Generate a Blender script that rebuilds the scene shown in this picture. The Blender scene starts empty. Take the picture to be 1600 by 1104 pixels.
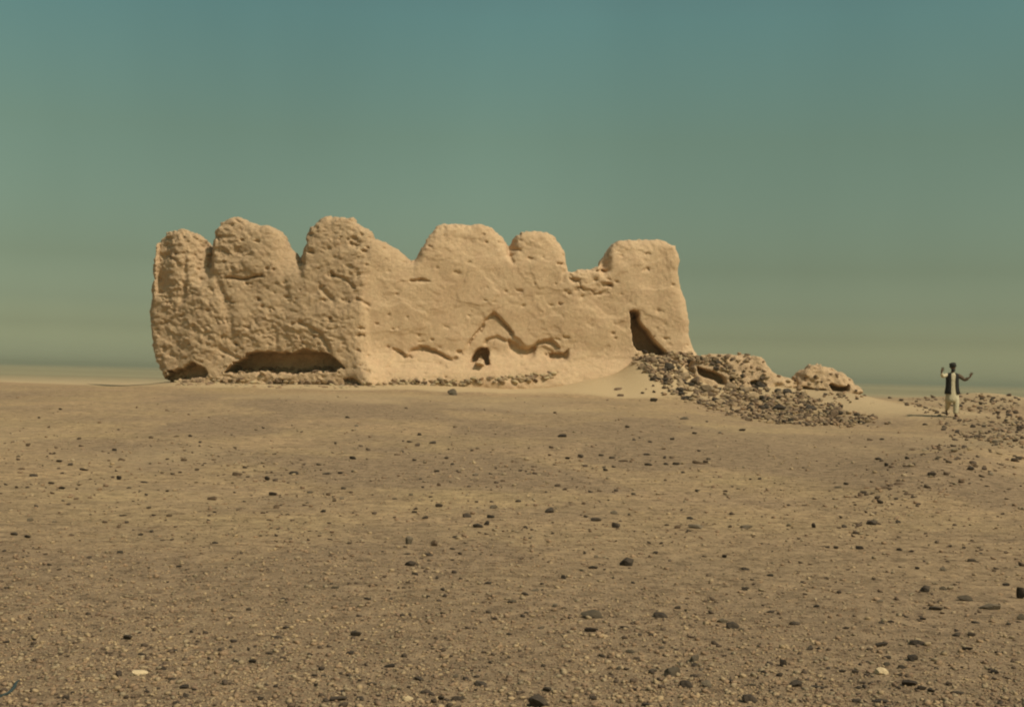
import bpy, math, random
import numpy as np
from mathutils import Vector, Matrix

random.seed(7)
RNG = np.random.default_rng(11)
SC = bpy.context.scene
COL = SC.collection

# ------------------------------------------------------------------ camera
FPX = 2000.0                      # focal length in pixels of a 1600-wide frame
CX, CY = 800.0, 552.0
PITCH = math.atan(33.0 / FPX)
ROLL = math.radians(1.3)
EYE = Vector((0.0, 0.0, 1.6))
F = Vector((0, math.cos(PITCH), math.sin(PITCH)))
U0 = Vector((0, -math.sin(PITCH), math.cos(PITCH)))
R0 = Vector((1, 0, 0))
RR = R0 * math.cos(ROLL) + U0 * math.sin(ROLL)
UU = -R0 * math.sin(ROLL) + U0 * math.cos(ROLL)
cam_d = bpy.data.cameras.new('camera')
cam_d.sensor_width = 36.0
cam_d.lens = 36.0 * FPX / 1600.0
cam_d.clip_start = 0.1
cam_d.clip_end = 20000.0
cam = bpy.data.objects.new('camera', cam_d)
COL.objects.link(cam)
M = Matrix((RR, UU, -F)).transposed().to_4x4()
M.translation = EYE
cam.matrix_world = M
SC.camera = cam
SC.cycles.filter_width = 2.1
SC.cycles.max_bounces = 5
SC.cycles.volume_bounces = 0
SC.cycles.use_denoising = True

# ------------------------------------------------------------------ world, sun, exposure
SUN_AZ = Vector((0.77, -0.64, 0)).normalized()      # towards the sun
SUN_EL = math.radians(50)
world = bpy.data.worlds.new("World")
SC.world = world
world.use_nodes = True
nt = world.node_tree
nt.nodes.clear()
wo = nt.nodes.new('ShaderNodeOutputWorld')
bg = nt.nodes.new('ShaderNodeBackground')
sky = nt.nodes.new('ShaderNodeTexSky')
sky.sky_type = 'NISHITA'
sky.sun_disc = False
sky.sun_elevation = SUN_EL
sky.sun_rotation = math.atan2(SUN_AZ.x, SUN_AZ.y)
sky.air_density = 1.0
sky.dust_density = 3.0
sky.ozone_density = 1.0
SKY_STRENGTH = 0.14
# dusty air: the sky colour graded by elevation, turquoise above and olive dust near the horizon
tc = nt.nodes.new('ShaderNodeTexCoord')
sp = nt.nodes.new('ShaderNodeSeparateXYZ')
nt.links.new(tc.outputs['Generated'], sp.inputs[0])
ramp = nt.nodes.new('ShaderNodeValToRGB')
cr = ramp.color_ramp
cr.interpolation = 'LINEAR'
cr.elements[0].position = 0.0
cr.elements[0].color = (2.7, 2.7, 1.75, 1)
cr.elements[1].position = 1.0
cr.elements[1].color = (0.45, 0.50, 0.40, 1)
for p, c in ((0.015, (1.75, 1.8, 1.18)), (0.03, (1.0, 1.04, 0.71)), (0.05, (0.70, 0.74, 0.52)), (0.083, (0.53, 0.55, 0.355)), (0.18, (0.50, 0.555, 0.32)), (0.268, (0.47, 0.63, 0.395)), (0.5, (0.35, 0.45, 0.36))):
    e = cr.elements.new(p)
    e.color = (*c, 1)
nt.links.new(sp.outputs['Z'], ramp.inputs[0])
mul = nt.nodes.new('ShaderNodeMix')
mul.data_type = 'RGBA'
mul.blend_type = 'MULTIPLY'
mul.inputs[0].default_value = 1.0
nt.links.new(sky.outputs[0], mul.inputs[6])
nt.links.new(ramp.outputs[0], mul.inputs[7])
# thin uneven dust veils
nz = nt.nodes.new('ShaderNodeTexNoise')
nz.inputs['Scale'].default_value = 2.2
nz.inputs['Detail'].default_value = 3
mp = nt.nodes.new('ShaderNodeMapping')
mp.inputs['Scale'].default_value = (2.2, 2.2, 0.7)
nt.links.new(tc.outputs['Generated'], mp.inputs[0])
nt.links.new(mp.outputs[0], nz.inputs['Vector'])
mr = nt.nodes.new('ShaderNodeMapRange')
mr.inputs[1].default_value = 0.3
mr.inputs[2].default_value = 0.7
mr.inputs[3].default_value = 0.93
mr.inputs[4].default_value = 1.07
nt.links.new(nz.outputs[0], mr.inputs[0])
sc_ = nt.nodes.new('ShaderNodeVectorMath')
sc_.operation = 'SCALE'
nt.links.new(mul.outputs[2], sc_.inputs[0])
nt.links.new(mr.outputs[0], sc_.inputs['Scale'])
nt.links.new(sc_.outputs[0], bg.inputs[0])
bg.inputs[1].default_value = SKY_STRENGTH
nt.links.new(bg.outputs[0], wo.inputs[0])

sun_d = bpy.data.lights.new('sun', 'SUN')
sun_d.energy = 3.4
sun_d.angle = math.radians(0.5)
sun_d.color = (1.0, 0.885, 0.71)
sun = bpy.data.objects.new('sun', sun_d)
COL.objects.link(sun)
sdir = Vector((SUN_AZ.x * math.cos(SUN_EL), SUN_AZ.y * math.cos(SUN_EL), math.sin(SUN_EL)))
sun.rotation_euler = sdir.to_track_quat('Z', 'Y').to_euler()

SC.view_settings.view_transform = 'Standard'
SC.view_settings.look = 'None'
SC.view_settings.exposure = 0.0
SC.view_settings.gamma = 1.0


# ------------------------------------------------------------------ helpers
def tag(o, label=None, cat=None, group=None, kind=None):
    if label: o['label'] = label
    if cat: o['category'] = cat
    if group: o['group'] = group
    if kind: o['kind'] = kind
    return o


def empty(name, loc=(0, 0, 0)):
    o = bpy.data.objects.new(name, None)
    o.location = loc
    o.empty_display_size = 0.3
    COL.objects.link(o)
    return o


def mesh_obj(name, verts, faces, mat, parent=None, smooth=True):
    me = bpy.data.meshes.new(name)
    verts = np.asarray(verts, dtype=np.float32)
    faces = np.asarray(faces)
    if faces.ndim == 2:
        n = faces.shape[1]
        me.vertices.add(len(verts))
        me.vertices.foreach_set('co', verts.ravel())
        me.loops.add(faces.size)
        me.loops.foreach_set('vertex_index', faces.astype(np.int32).ravel())
        me.polygons.add(len(faces))
        me.polygons.foreach_set('loop_start', np.arange(0, faces.size, n, dtype=np.int32))
        me.update(calc_edges=True)
    else:
        me.from_pydata(verts.tolist(), [], [list(f) for f in faces])
        me.update()
    if smooth:
        me.polygons.foreach_set('use_smooth', np.ones(len(me.polygons), dtype=bool))
    me.materials.append(mat)
    o = bpy.data.objects.new(name, me)
    COL.objects.link(o)
    if parent:
        o.parent = parent
    return o


def hash3(ix, iy, iz):
    h = (ix.astype(np.int64) * 374761393 + iy.astype(np.int64) * 668265263 + iz.astype(np.int64) * 2147483647 * 3 + 1274126177) & 0xffffffff
    h = ((h ^ (h >> 13)) * 1274126177) & 0xffffffff
    h = ((h ^ (h >> 15)) * 2246822519) & 0xffffffff
    return ((h ^ (h >> 16)) & 0xffffff).astype(np.float32) / float(0xffffff)


def vnoise(x, y, z):
    """smooth value noise in -1..1"""
    xi, yi, zi = np.floor(x), np.floor(y), np.floor(z)
    fx, fy, fz = x - xi, y - yi, z - zi
    fx = fx * fx * (3 - 2 * fx); fy = fy * fy * (3 - 2 * fy); fz = fz * fz * (3 - 2 * fz)
    xi = xi.astype(np.int64); yi = yi.astype(np.int64); zi = zi.astype(np.int64)
    r = 0
    for dx in (0, 1):
        for dy in (0, 1):
            for dz in (0, 1):
                w = (fx if dx else 1 - fx) * (fy if dy else 1 - fy) * (fz if dz else 1 - fz)
                r = r + w * hash3(xi + dx, yi + dy, zi + dz)
    return r * 2 - 1


def fbm(x, y, z, octs=3):
    r = 0; a = 1.0; t = 0
    for k in range(octs):
        r = r + a * vnoise(x + 17.3 * k, y - 9.1 * k, z + 5.7 * k)
        t += a; a *= 0.5
        x = x * 2.03; y = y * 2.03; z = z * 2.03
    return r / t


def S(a, b, x):
    t = np.clip((x - a) / (b - a), 0, 1)
    return t * t * (3 - 2 * t)


def poly_sd(px, py, poly):
    """signed distance to a closed 2D polygon, negative inside"""
    P = np.asarray(poly, float)
    d = np.full(px.shape, 1e9)
    inside = np.zeros(px.shape, bool)
    n = len(P)
    for i in range(n):
        ax, ay = P[i]; bx, by = P[(i + 1) % n]
        ex, ey = bx - ax, by - ay
        wx, wy = px - ax, py - ay
        t = np.clip((wx * ex + wy * ey) / (ex * ex + ey * ey + 1e-12), 0, 1)
        d = np.minimum(d, (wx - ex * t) ** 2 + (wy - ey * t) ** 2)
        c = ((ay <= py) & (by > py)) | ((by <= py) & (ay > py))
        xx = ax + (py - ay) / (by - ay if by != ay else 1e-9) * ex
        inside ^= c & (px < xx)
    d = np.sqrt(d)
    return np.where(inside, -d, d)


def line_sd(px, py, pts):
    d = np.full(px.shape, 1e9)
    for (ax, ay), (bx, by) in zip(pts[:-1], pts[1:]):
        ex, ey = bx - ax, by - ay
        wx, wy = px - ax, py - ay
        t = np.clip((wx * ex + wy * ey) / (ex * ex + ey * ey + 1e-12), 0, 1)
        d = np.minimum(d, (wx - ex * t) ** 2 + (wy - ey * t) ** 2)
    return np.sqrt(d)


def smax(a, b, k):
    h = np.clip(0.5 + 0.5 * (a - b) / k, 0, 1)
    return b * (1 - h) + a * h + k * h * (1 - h)


def smin(a, b, k):
    return -smax(-a, -b, k)


def P2W(px, py, Y):
    """photo pixel at world depth Y -> x, z"""
    u = (px - CX) / FPX; v = -(py - CY) / FPX
    dx = F.x + u * RR.x + v * UU.x
    dy = F.y + u * RR.y + v * UU.y
    dz = F.z + u * RR.z + v * UU.z
    s = Y / dy
    return dx * s, EYE.z + dz * s


def W2P(x, y, z):
    dz = z - EYE.z
    f = x * F.x + y * F.y + dz * F.z
    return CX + FPX * (x * RR.x + y * RR.y + dz * RR.z) / f, CY - FPX * (x * UU.x + y * UU.y + dz * UU.z) / f


def surface_nets(D, x0, dx):
    """D: scalar grid (nx,ny,nz) negative inside. returns verts, quads"""
    nx, ny, nz = D.shape
    ins = D < 0
    c = np.zeros((nx - 1, ny - 1, nz - 1), np.uint8)
    for i in (0, 1):
        for j in (0, 1):
            for k in (0, 1):
                c += ins[i:nx - 1 + i, j:ny - 1 + j, k:nz - 1 + k]
    act = (c > 0) & (c < 8)
    I, J, K = np.nonzero(act)
    idx = np.full(act.shape, -1, np.int32)
    idx[I, J, K] = np.arange(len(I))
    acc = np.zeros((len(I), 3)); cnt = np.zeros(len(I))
    corners = [(i, j, k) for i in (0, 1) for j in (0, 1) for k in (0, 1)]
    for a in corners:
        for ax in range(3):
            if a[ax]: continue
            b = list(a); b[ax] = 1
            da = D[I + a[0], J + a[1], K + a[2]]; db = D[I + b[0], J + b[1], K + b[2]]
            m = (da < 0) != (db < 0)
            t = np.where(m, da / np.where(m, da - db, 1), 0)
            p = np.array(a, float)[None, :] + t[:, None] * np.eye(3)[ax][None, :]
            acc += p * m[:, None]; cnt += m
    V = acc / cnt[:, None] + np.stack([I, J, K], 1)
    V = V * np.array(dx)[None, :] + np.array(x0)[None, :]
    quads = []
    # x edges
    def q(ax):
        o = [1, 2, 0][ax] if ax < 3 else 0
        sl0 = [slice(1, -1)] * 3; sl1 = [slice(1, -1)] * 3
        sl0[ax] = slice(0, -1); sl1[ax] = slice(1, None)
        A = ins[tuple(sl0)]; B = ins[tuple(sl1)]
        e = np.nonzero(A != B)
        P = [e[0].copy(), e[1].copy(), e[2].copy()]
        for k in range(3):
            if k != ax: P[k] = P[k] + 1
        flip = A[e]
        u, v = [(1, 2), (2, 0), (0, 1)][ax]
        def cell(du, dv):
            Q = [P[0].copy(), P[1].copy(), P[2].copy()]
            Q[u] = Q[u] - du; Q[v] = Q[v] - dv
            return idx[Q[0], Q[1], Q[2]]
        a, b, c_, d = cell(1, 1), cell(0, 1), cell(0, 0), cell(1, 0)
        f = np.stack([a, b, c_, d], 1)
        f[~flip] = f[~flip][:, ::-1]
        quads.append(f)
    for ax in range(3): q(ax)
    f = np.concatenate(quads)
    f = f[(f >= 0).all(1)]
    return V, f


# ------------------------------------------------------------------ materials
def new_mat(name, rough=0.95):
    m = bpy.data.materials.new(name)
    m.use_nodes = True
    b = m.node_tree.nodes['Principled BSDF']
    b.inputs['Roughness'].default_value = rough
    b.inputs['Specular IOR Level'].default_value = 0.15
    return m, m.node_tree, b


def n_noise(t, vec, scale, detail=3, rough=0.55):
    n = t.nodes.new('ShaderNodeTexNoise')
    n.inputs['Scale'].default_value = scale
    n.inputs['Detail'].default_value = detail
    n.inputs['Roughness'].default_value = rough
    if vec is not None: t.links.new(vec, n.inputs['Vector'])
    return n.outputs[0]


def n_range(t, v, a, b, c=0.0, d=1.0):
    n = t.nodes.new('ShaderNodeMapRange')
    t.links.new(v, n.inputs[0])
    for i, k in zip((1, 2, 3, 4), (a, b, c, d)): n.inputs[i].default_value = k
    return n.outputs[0]


def n_mix(t, fac, a, b, mode='MIX'):
    n = t.nodes.new('ShaderNodeMix')
    n.data_type = 'RGBA'; n.blend_type = mode
    for i, v in ((0, fac), (6, a), (7, b)):
        if isinstance(v, (int, float)): n.inputs[i].default_value = v
        elif isinstance(v, tuple): n.inputs[i].default_value = (*v, 1)
        else: t.links.new(v, n.inputs[i])
    return n.outputs[2]


def n_math(t, op, a, b):
    n = t.nodes.new('ShaderNodeMath'); n.operation = op
    for i, v in ((0, a), (1, b)):
        if isinstance(v, (int, float)): n.inputs[i].default_value = v
        else: t.links.new(v, n.inputs[i])
    return n.outputs[0]


def n_bump(t, b, h, dist, strength=1.0):
    n = t.nodes.new('ShaderNodeBump')
    n.inputs['Strength'].default_value = strength
    n.inputs['Distance'].default_value = dist
    t.links.new(h, n.inputs['Height'])
    t.links.new(n.outputs[0], b.inputs['Normal'])


def pos(t):
    return t.nodes.new('ShaderNodeNewGeometry').outputs['Position']


def objc(t):
    return t.nodes.new('ShaderNodeTexCoord').outputs['Object']


def mud_material(name, c1, c2, c3, bump=0.05):
    m, t, b = new_mat(name)
    p = pos(t)
    base = n_mix(t, n_range(t, n_noise(t, p, 0.45, 4), 0.35, 0.65), c1, c2)
    base = n_mix(t, n_range(t, n_noise(t, p, 2.2, 5, 0.65), 0.42, 0.75), base, c3)
    fine = n_noise(t, p, 9, 4, 0.7)
    base = n_mix(t, 1.0, base, n_mix(t, fine, (0.72, 0.72, 0.72), (1.25, 1.22, 1.2)), 'MULTIPLY')
    t.links.new(base, b.inputs['Base Color'])
    n_bump(t, b, n_noise(t, p, 7, 6, 0.75), bump)
    return m


MAT_ROUGH = mud_material('rough_mud_brick', (0.53, 0.378, 0.226), (0.57, 0.408, 0.247), (0.475, 0.325, 0.196), 0.08)
MAT_PLASTER = mud_material('mud_plaster', (0.55, 0.392, 0.235), (0.575, 0.415, 0.255), (0.52, 0.352, 0.215), 0.045)


def stone_material(name, c1, c2, scale=9.0):
    m, t, b = new_mat(name, 0.85)
    p = objc(t)
    oi = t.nodes.new('ShaderNodeObjectInfo')
    c = n_mix(t, n_range(t, n_noise(t, p, 1.6, 5, 0.7), 0.3, 0.7), c1, c2)
    v = n_range(t, oi.outputs['Random'], 0, 1, 0.65, 1.4) if c1[0] < 0.5 else n_range(t, oi.outputs['Random'], 0, 1, 0.85, 1.0)
    sc = t.nodes.new('ShaderNodeVectorMath'); sc.operation = 'SCALE'
    t.links.new(c, sc.inputs[0]); t.links.new(v, sc.inputs['Scale'])
    t.links.new(sc.outputs[0], b.inputs['Base Color'])
    n_bump(t, b, n_noise(t, p, 3, 4, 0.7), 0.006 if scale < 10 else 0.02)
    return m


MAT_DARK = stone_material('varnished_dark_stone', (0.030, 0.025, 0.021), (0.085, 0.062, 0.042))
MAT_GREY = stone_material('grey_stone', (0.10, 0.080, 0.058), (0.17, 0.130, 0.086))
MAT_PALE = stone_material('pale_stone', (0.60, 0.455, 0.27), (0.68, 0.52, 0.31))
MAT_BROWN = stone_material('brown_stone', (0.10, 0.066, 0.043), (0.22, 0.148, 0.09), 20.0)
MAT_TAN = stone_material('tan_building_stone', (0.24, 0.168, 0.10), (0.38, 0.268, 0.158), 20.0)


# ------------------------------------------------------------------ terrain
def yfront(x):
    """world Y of the front face of the fort, a blunt corner at x = -5.9"""
    a = x + 5.9
    k = 0.35
    left = k * np.log1p(np.exp(np.clip(-a / k, -50, 50)))
    right = k * np.log1p(np.exp(np.clip(a / k, -50, 50)))
    return 48.0 + 0.30 * left + 0.10 * right


def terrain(x, y):
    x = np.asarray(x, float); y = np.asarray(y, float)
    z = 0.90 * S(7, 50, y)
    z = z - 0.10 * S(-4, -16, x) * S(20, 45, y)
    # shallow hollow in front of the rubble
    z = z - 0.42 * np.exp(-((x - 10.0) / 5.0) ** 2) * np.exp(-((y - 38) / 6.5) ** 2)
    # crest and the drop behind the rise
    z = z - (1.5) * S(57, 82, y)
    # sand apron against the walls
    t = y - yfront(x)
    z = z + 0.20 * S(-4.5, -0.3, t) * (1 - S(4.2, 8, t)) * S(-15.5, -12.5, x) * (1 - S(8, 11, x))
    # rubble slope at the right end of the fort
    h = np.exp(-np.abs((x - 5.7) / 1.35) ** 2.6) * np.where(y < 48.9, np.exp(-((y - 48.9) / 2.3) ** 2), np.exp(-((y - 48.9) / 2.0) ** 2))
    z = z + 1.15 * h
    h = np.exp(-np.abs((x - 8.9) / 2.0) ** 3) * np.where(y < 48.0, np.exp(-((y - 48.0) / 3.2) ** 2), np.exp(-((y - 48.0) / 2.5) ** 2))
    z = z + 0.42 * h
    h = np.exp(-((x - 11.8) / 1.9) ** 2) * np.where(y < 47.5, np.exp(-((y - 47.5) / 3.0) ** 2), np.exp(-((y - 47.5) / 2.5) ** 2))
    z = z + 0.42 * h
    h = np.exp(-np.abs((x - 3.9) / 1.9) ** 2.4) * S(-3.4, -0.3, t) * (1 - S(0.5, 3, t))
    z = z + 0.50 * h
    z = z + (0.19 * S(-16.4, -14.4, x)) * S(51.0, 56.5, y) * (1 - S(-14.6, -12.2, x)) * np.exp(-(np.minimum(x + 17.5, 0) / 4.5) ** 2)
    # low tongue of sand reaching towards the walking man
    h = np.exp(-((x - 12.3 - (44 - y) * 0.2) / 1.9) ** 2) * np.exp(-((y - 43.0) / 3.2) ** 2)
    z = z + 0.16 * h
    # bank on the far right
    z = z + 0.34 * np.exp(-((x - 20.0) / 1.8) ** 2) * np.exp(-((y - 54) / 3.0) ** 2)
    z = z + 0.05 * S(13, 19, x) * np.exp(-((y - 50) / 7) ** 2)
    # berm on the right middle ground
    yy = 18.0 + (x - 5.0) * 1.35
    z = z + 0.20 * np.exp(-((y - yy) / 1.8) ** 2) * S(4, 7, x)
    r = np.hypot(x, y)
    amp = 0.035 + 0.05 * S(10, 40, r)
    z = z + amp * fbm(x * 0.30, y * 0.30, x * 0 + 3.3, 3)
    z = z + 0.012 * vnoise(x * 2.1, y * 2.1, x * 0 + 1.1) * (1 - S(30, 70, r))
    z = z + 0.5 * fbm(x * 0.012, y * 0.012, x * 0 + 8.8, 2) * S(90, 300, r)
    return z


def ground_hit(px, py, y0=3.5, y1=95.0):
    px = np.atleast_1d(np.asarray(px, float)); py = np.atleast_1d(np.asarray(py, float))
    ys = np.geomspace(y0, y1, 420)
    X, Z = P2W(px[:, None], py[:, None], ys[None, :])
    T = terrain(X, np.broadcast_to(ys[None, :], X.shape))
    below = Z <= T
    k = below.argmax(1)
    ok = below.any(1) & (k > 0)
    k = np.clip(k, 1, len(ys) - 1)
    a = np.arange(len(px))
    d0 = Z[a, k - 1] - T[a, k - 1]; d1 = Z[a, k] - T[a, k]
    t = d0 / np.where(d0 - d1 == 0, 1, d0 - d1)
    y = ys[k - 1] + (ys[k] - ys[k - 1]) * np.clip(t, 0, 1)
    x, z = P2W(px, py, y)
    return x, y, terrain(x, y), ok


BVHS = []


def add_bvh(V, Fq):
    from mathutils.bvhtree import BVHTree
    BVHS.append(BVHTree.FromPolygons(V.tolist(), Fq.tolist()))


def solid_hit(px, py, y0=3.5, y1=95.0):
    """first thing the line of sight meets: the ground or a wall"""
    x, y, z, ok = ground_hit(px, py, y0, y1)
    x, y, z = x.copy(), y.copy(), np.array(z, float)
    wall = np.zeros(len(x), bool)
    for i in range(len(x)):
        tx, tz = P2W(float(px[i]), float(py[i]), 60.0)
        d = (Vector((tx, 60.0, tz)) - EYE).normalized()
        for b in BVHS:
            h = b.ray_cast(EYE, d)
            if h[0] is not None and (not ok[i] or h[0].y < y[i]):
                x[i], y[i], z[i] = h[0]; ok[i] = True; wall[i] = True
    return x, y, z, ok, wall


def build_ground():
    m, t, b = new_mat('desert_ground', 0.97)
    p = pos(t)
    at = t.nodes.new('ShaderNodeAttribute'); at.attribute_name = 'pale'
    pale = at.outputs['Fac']
    at2 = t.nodes.new('ShaderNodeAttribute'); at2.attribute_name = 'far_plain'
    sand = n_mix(t, n_range(t, n_noise(t, p, 0.35, 4), 0.35, 0.65), (0.425, 0.300, 0.158), (0.460, 0.312, 0.174))
    # gravel cover: purplish brown and olive grey patches
    patch = n_range(t, n_noise(t, p, 0.55, 5, 0.6), 0.38, 0.64)
    grav = n_mix(t, n_noise(t, p, 1.7, 4), (0.285, 0.200, 0.122), (0.345, 0.238, 0.142))
    at3 = t.nodes.new('ShaderNodeAttribute'); at3.attribute_name = 'gravel_cover'
    c = n_mix(t, n_math(t, 'MAXIMUM', n_math(t, 'MULTIPLY', patch, 0.75), at3.outputs['Fac']), sand, grav)
    blot = n_range(t, n_noise(t, p, 5.0, 6, 0.72), 0.34, 0.66, 0.66, 1.26)
    sc = t.nodes.new('ShaderNodeVectorMath'); sc.operation = 'SCALE'
    t.links.new(c, sc.inputs[0]); t.links.new(blot, sc.inputs['Scale'])
    c = sc.outputs[0]
    # pebbles: cells with their own colour
    for s_, thr, dk, lt in ((9.0, 0.84, 0.62, 1.25), (19.0, 0.72, 0.50, 1.35), (41.0, 0.66, 0.50, 1.4)):
        v = t.nodes.new('ShaderNodeTexVoronoi'); v.inputs['Scale'].default_value = s_
        t.links.new(p, v.inputs['Vector'])
        sx = t.nodes.new('ShaderNodeSeparateColor')
        t.links.new(v.outputs['Color'], sx.inputs[0])
        near = n_range(t, v.outputs['Distance'], 0.25, 0.55, 1.0, 0.0)
        dark = n_math(t, 'MULTIPLY', n_range(t, sx.outputs[0], thr, thr + 0.05), near)
        light = n_math(t, 'MULTIPLY', n_range(t, sx.outputs[1], 0.86, 0.92), near)
        dark = n_math(t, 'MULTIPLY', dark, n_range(t, pale, 0.0, 0.8, 0.85, 0.1))
        c = n_mix(t, dark, c, n_mix(t, 1.0, c, (dk, dk * 0.95, dk * 0.95), 'MULTIPLY'))
        c = n_mix(t, n_math(t, 'MULTIPLY', light, 0.6), c, n_mix(t, 1.0, c, (lt, lt * 0.96, lt * 0.9), 'MULTIPLY'))
    palec = n_mix(t, n_noise(t, p, 1.2, 5), (0.50, 0.365, 0.205), (0.52, 0.38, 0.22))
    c = n_mix(t, pale, c, palec)
    # the far plain: long bands of darker gravel and pale silt
    mpp = t.nodes.new('ShaderNodeMapping'); mpp.inputs['Scale'].default_value = (0.0035, 0.012, 0.01)
    t.links.new(p, mpp.inputs[0])
    farc = n_mix(t, n_range(t, n_noise(t, mpp.outputs[0], 1.0, 5, 0.6), 0.38, 0.62), (0.225, 0.20, 0.12), (0.33, 0.28, 0.165))
    c = n_mix(t, at2.outputs['Fac'], c, farc)
    t.links.new(c, b.inputs['Base Color'])
    hb = n_math(t, 'ADD', n_noise(t, p, 14, 6, 0.75), n_math(t, 'MULTIPLY', n_noise(t, p, 60, 3, 0.6), 0.3))
    n_bump(t, b, hb, 0.05, 0.8)
    # polar sheet, finest towards the fort
    ang = []
    a = -math.pi
    while a < math.pi - 1e-6:
        ang.append(a)
        a += math.radians(0.28 if abs(a) < math.radians(32) else 2.5)
    ang = np.array(ang)
    rad = np.concatenate([[0.6, 1.5, 2.4], np.geomspace(3.2, 90, 520), np.geomspace(93, 6000, 70)])
    A, R = np.meshgrid(ang, rad)
    X = np.sin(A) * R; Y = np.cos(A) * R
    Z = terrain(X, Y)
    nr, na = X.shape
    V = np.stack([X.ravel(), Y.ravel(), Z.ravel()], 1)
    i = np.arange(nr - 1)[:, None]; j = np.arange(na)[None, :]
    j2 = (j + 1) % na
    Fq = np.stack([i * na + j, (i + 1) * na + j, (i + 1) * na + j2, i * na + j2], -1).reshape(-1, 4)
    Fq = Fq[:, ::-1]
    o = mesh_obj('ground', V, Fq, m)
    # cap under the camera
    x, y = V[:, 0], V[:, 1]
    tt = y - yfront(x)
    px, py = W2P(x, np.maximum(y, 1.0), V[:, 2])
    n1 = fbm(x * 0.5, y * 0.5, x * 0 + 2, 4)
    edge = -3.2 - 1.2 * S(1.5, 5, x) + 1.3 * n1
    pale_ = S(0, 1.2, tt - edge) * (1 - S(3, 7, tt)) * S(-15.5, -10.5, x + 2 * n1) * (1 - S(9.5, 13, x + n1))
    pale_ = np.maximum(pale_, 0.9 * np.exp(-(np.abs(x - 12.2 - (44 - y) * 0.35) / 2.1) ** 4) * np.exp(-np.abs((y - 43.5) / 4.0) ** 3) * S(-0.6, 0.2, n1 + 0.2))
    pale_ = np.maximum(pale_, 0.8 * S(62, 76, y) * (1 - S(170, 330, np.hypot(x, y))) * S(-0.5, 0.3, n1 + 0.3 - 0.5 * S(5, 15, x)))
    pale_ = np.maximum(pale_, 0.75 * np.exp(-((x - 20.5) / 2.4) ** 2) * np.exp(-((y - 54) / 3) ** 2))
    pale_ = np.maximum(pale_, 0.85 * S(51.5, 53.5, y + 0.8 * n1) * (1 - S(-15, -12, x)) * (1 - S(150, 250, y)))
    # pale trampled patches
    n2 = fbm(x * 0.16 + 9, y * 0.10, x * 0 + 5, 3)
    pale_ = np.maximum(pale_, 0.30 * S(0.0, 0.45, n2) * S(9, 16, y))
    at = o.data.attributes.new('pale', 'FLOAT', 'POINT')
    at.data.foreach_set('value', pale_.astype(np.float32))
    far = S(150, 300, np.hypot(x, y))
    at = o.data.attributes.new('far_plain', 'FLOAT', 'POINT')
    at.data.foreach_set('value', far.astype(np.float32))
    gc = (1 - S(7.5, 16, y + 2.5 * n1)) * 0.95
    n3 = fbm(x * 0.33 + 4, y * 0.22, x * 0 + 12, 4)
    gc = np.maximum(gc, 0.9 * S(-0.02, 0.28, n3 + 0.16 * np.exp(-((x + 6) / 5) ** 2 - ((y - 21) / 4) ** 2)) * (1 - S(38, 46, y)))
    gc = np.maximum(gc, 0.85 * S(-0.25, 0.2, n3) * S(6, 12, x - 0.15 * (y - 20)) * (1 - S(60, 75, y)))
    gc = gc * (1 - pale_)
    at = o.data.attributes.new('gravel_cover', 'FLOAT', 'POINT')
    at.data.foreach_set('value', gc.astype(np.float32))
    o['kind'] = 'structure'
    return o


build_ground()

# ------------------------------------------------------------------ the ruined fort
OUTLINE = [(266, 606), (257, 585), (247, 563), (239, 545), (232, 500), (236, 450), (240, 412), (246, 378), (256, 364), (270, 360),
           (285, 360), (300, 365), (312, 375), (319, 390), (321, 404), (322, 416),
           (325, 412), (327, 398), (329, 378), (335, 360), (345, 348), (358, 343), (370, 343), (386, 350), (400, 354), (415, 353), (428, 358),
           (437, 367), (445, 385), (456, 398), (464, 408),
           (467, 404), (475, 390), (480, 368), (484, 353), (492, 346), (503, 338), (520, 338), (528, 341), (545, 339), (552, 348), (565, 357), (576, 361),
           (580, 373), (598, 377), (614, 388), (628, 398), (641, 409),
           (649, 403), (654, 392), (662, 383), (670, 369), (682, 354), (695, 350), (712, 350), (735, 354), (750, 350), (762, 355), (772, 364), (781, 370), (788, 381),
           (792, 394), (796, 394), (799, 383), (805, 371), (815, 364), (832, 362), (850, 363), (862, 367), (873, 379), (880, 392), (881, 410), (884, 427),
           (893, 429), (903, 426), (920, 425), (933, 420), (941, 420),
           (943, 408), (950, 395), (958, 383), (970, 377), (985, 375), (1005, 375), (1030, 375), (1044, 378), (1053, 384), (1059, 400), (1060, 425),
           (1063, 450), (1070, 470), (1075, 500), (1077, 528), (1084, 548), (1100, 575), (1110, 640), (266, 640)]

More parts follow.
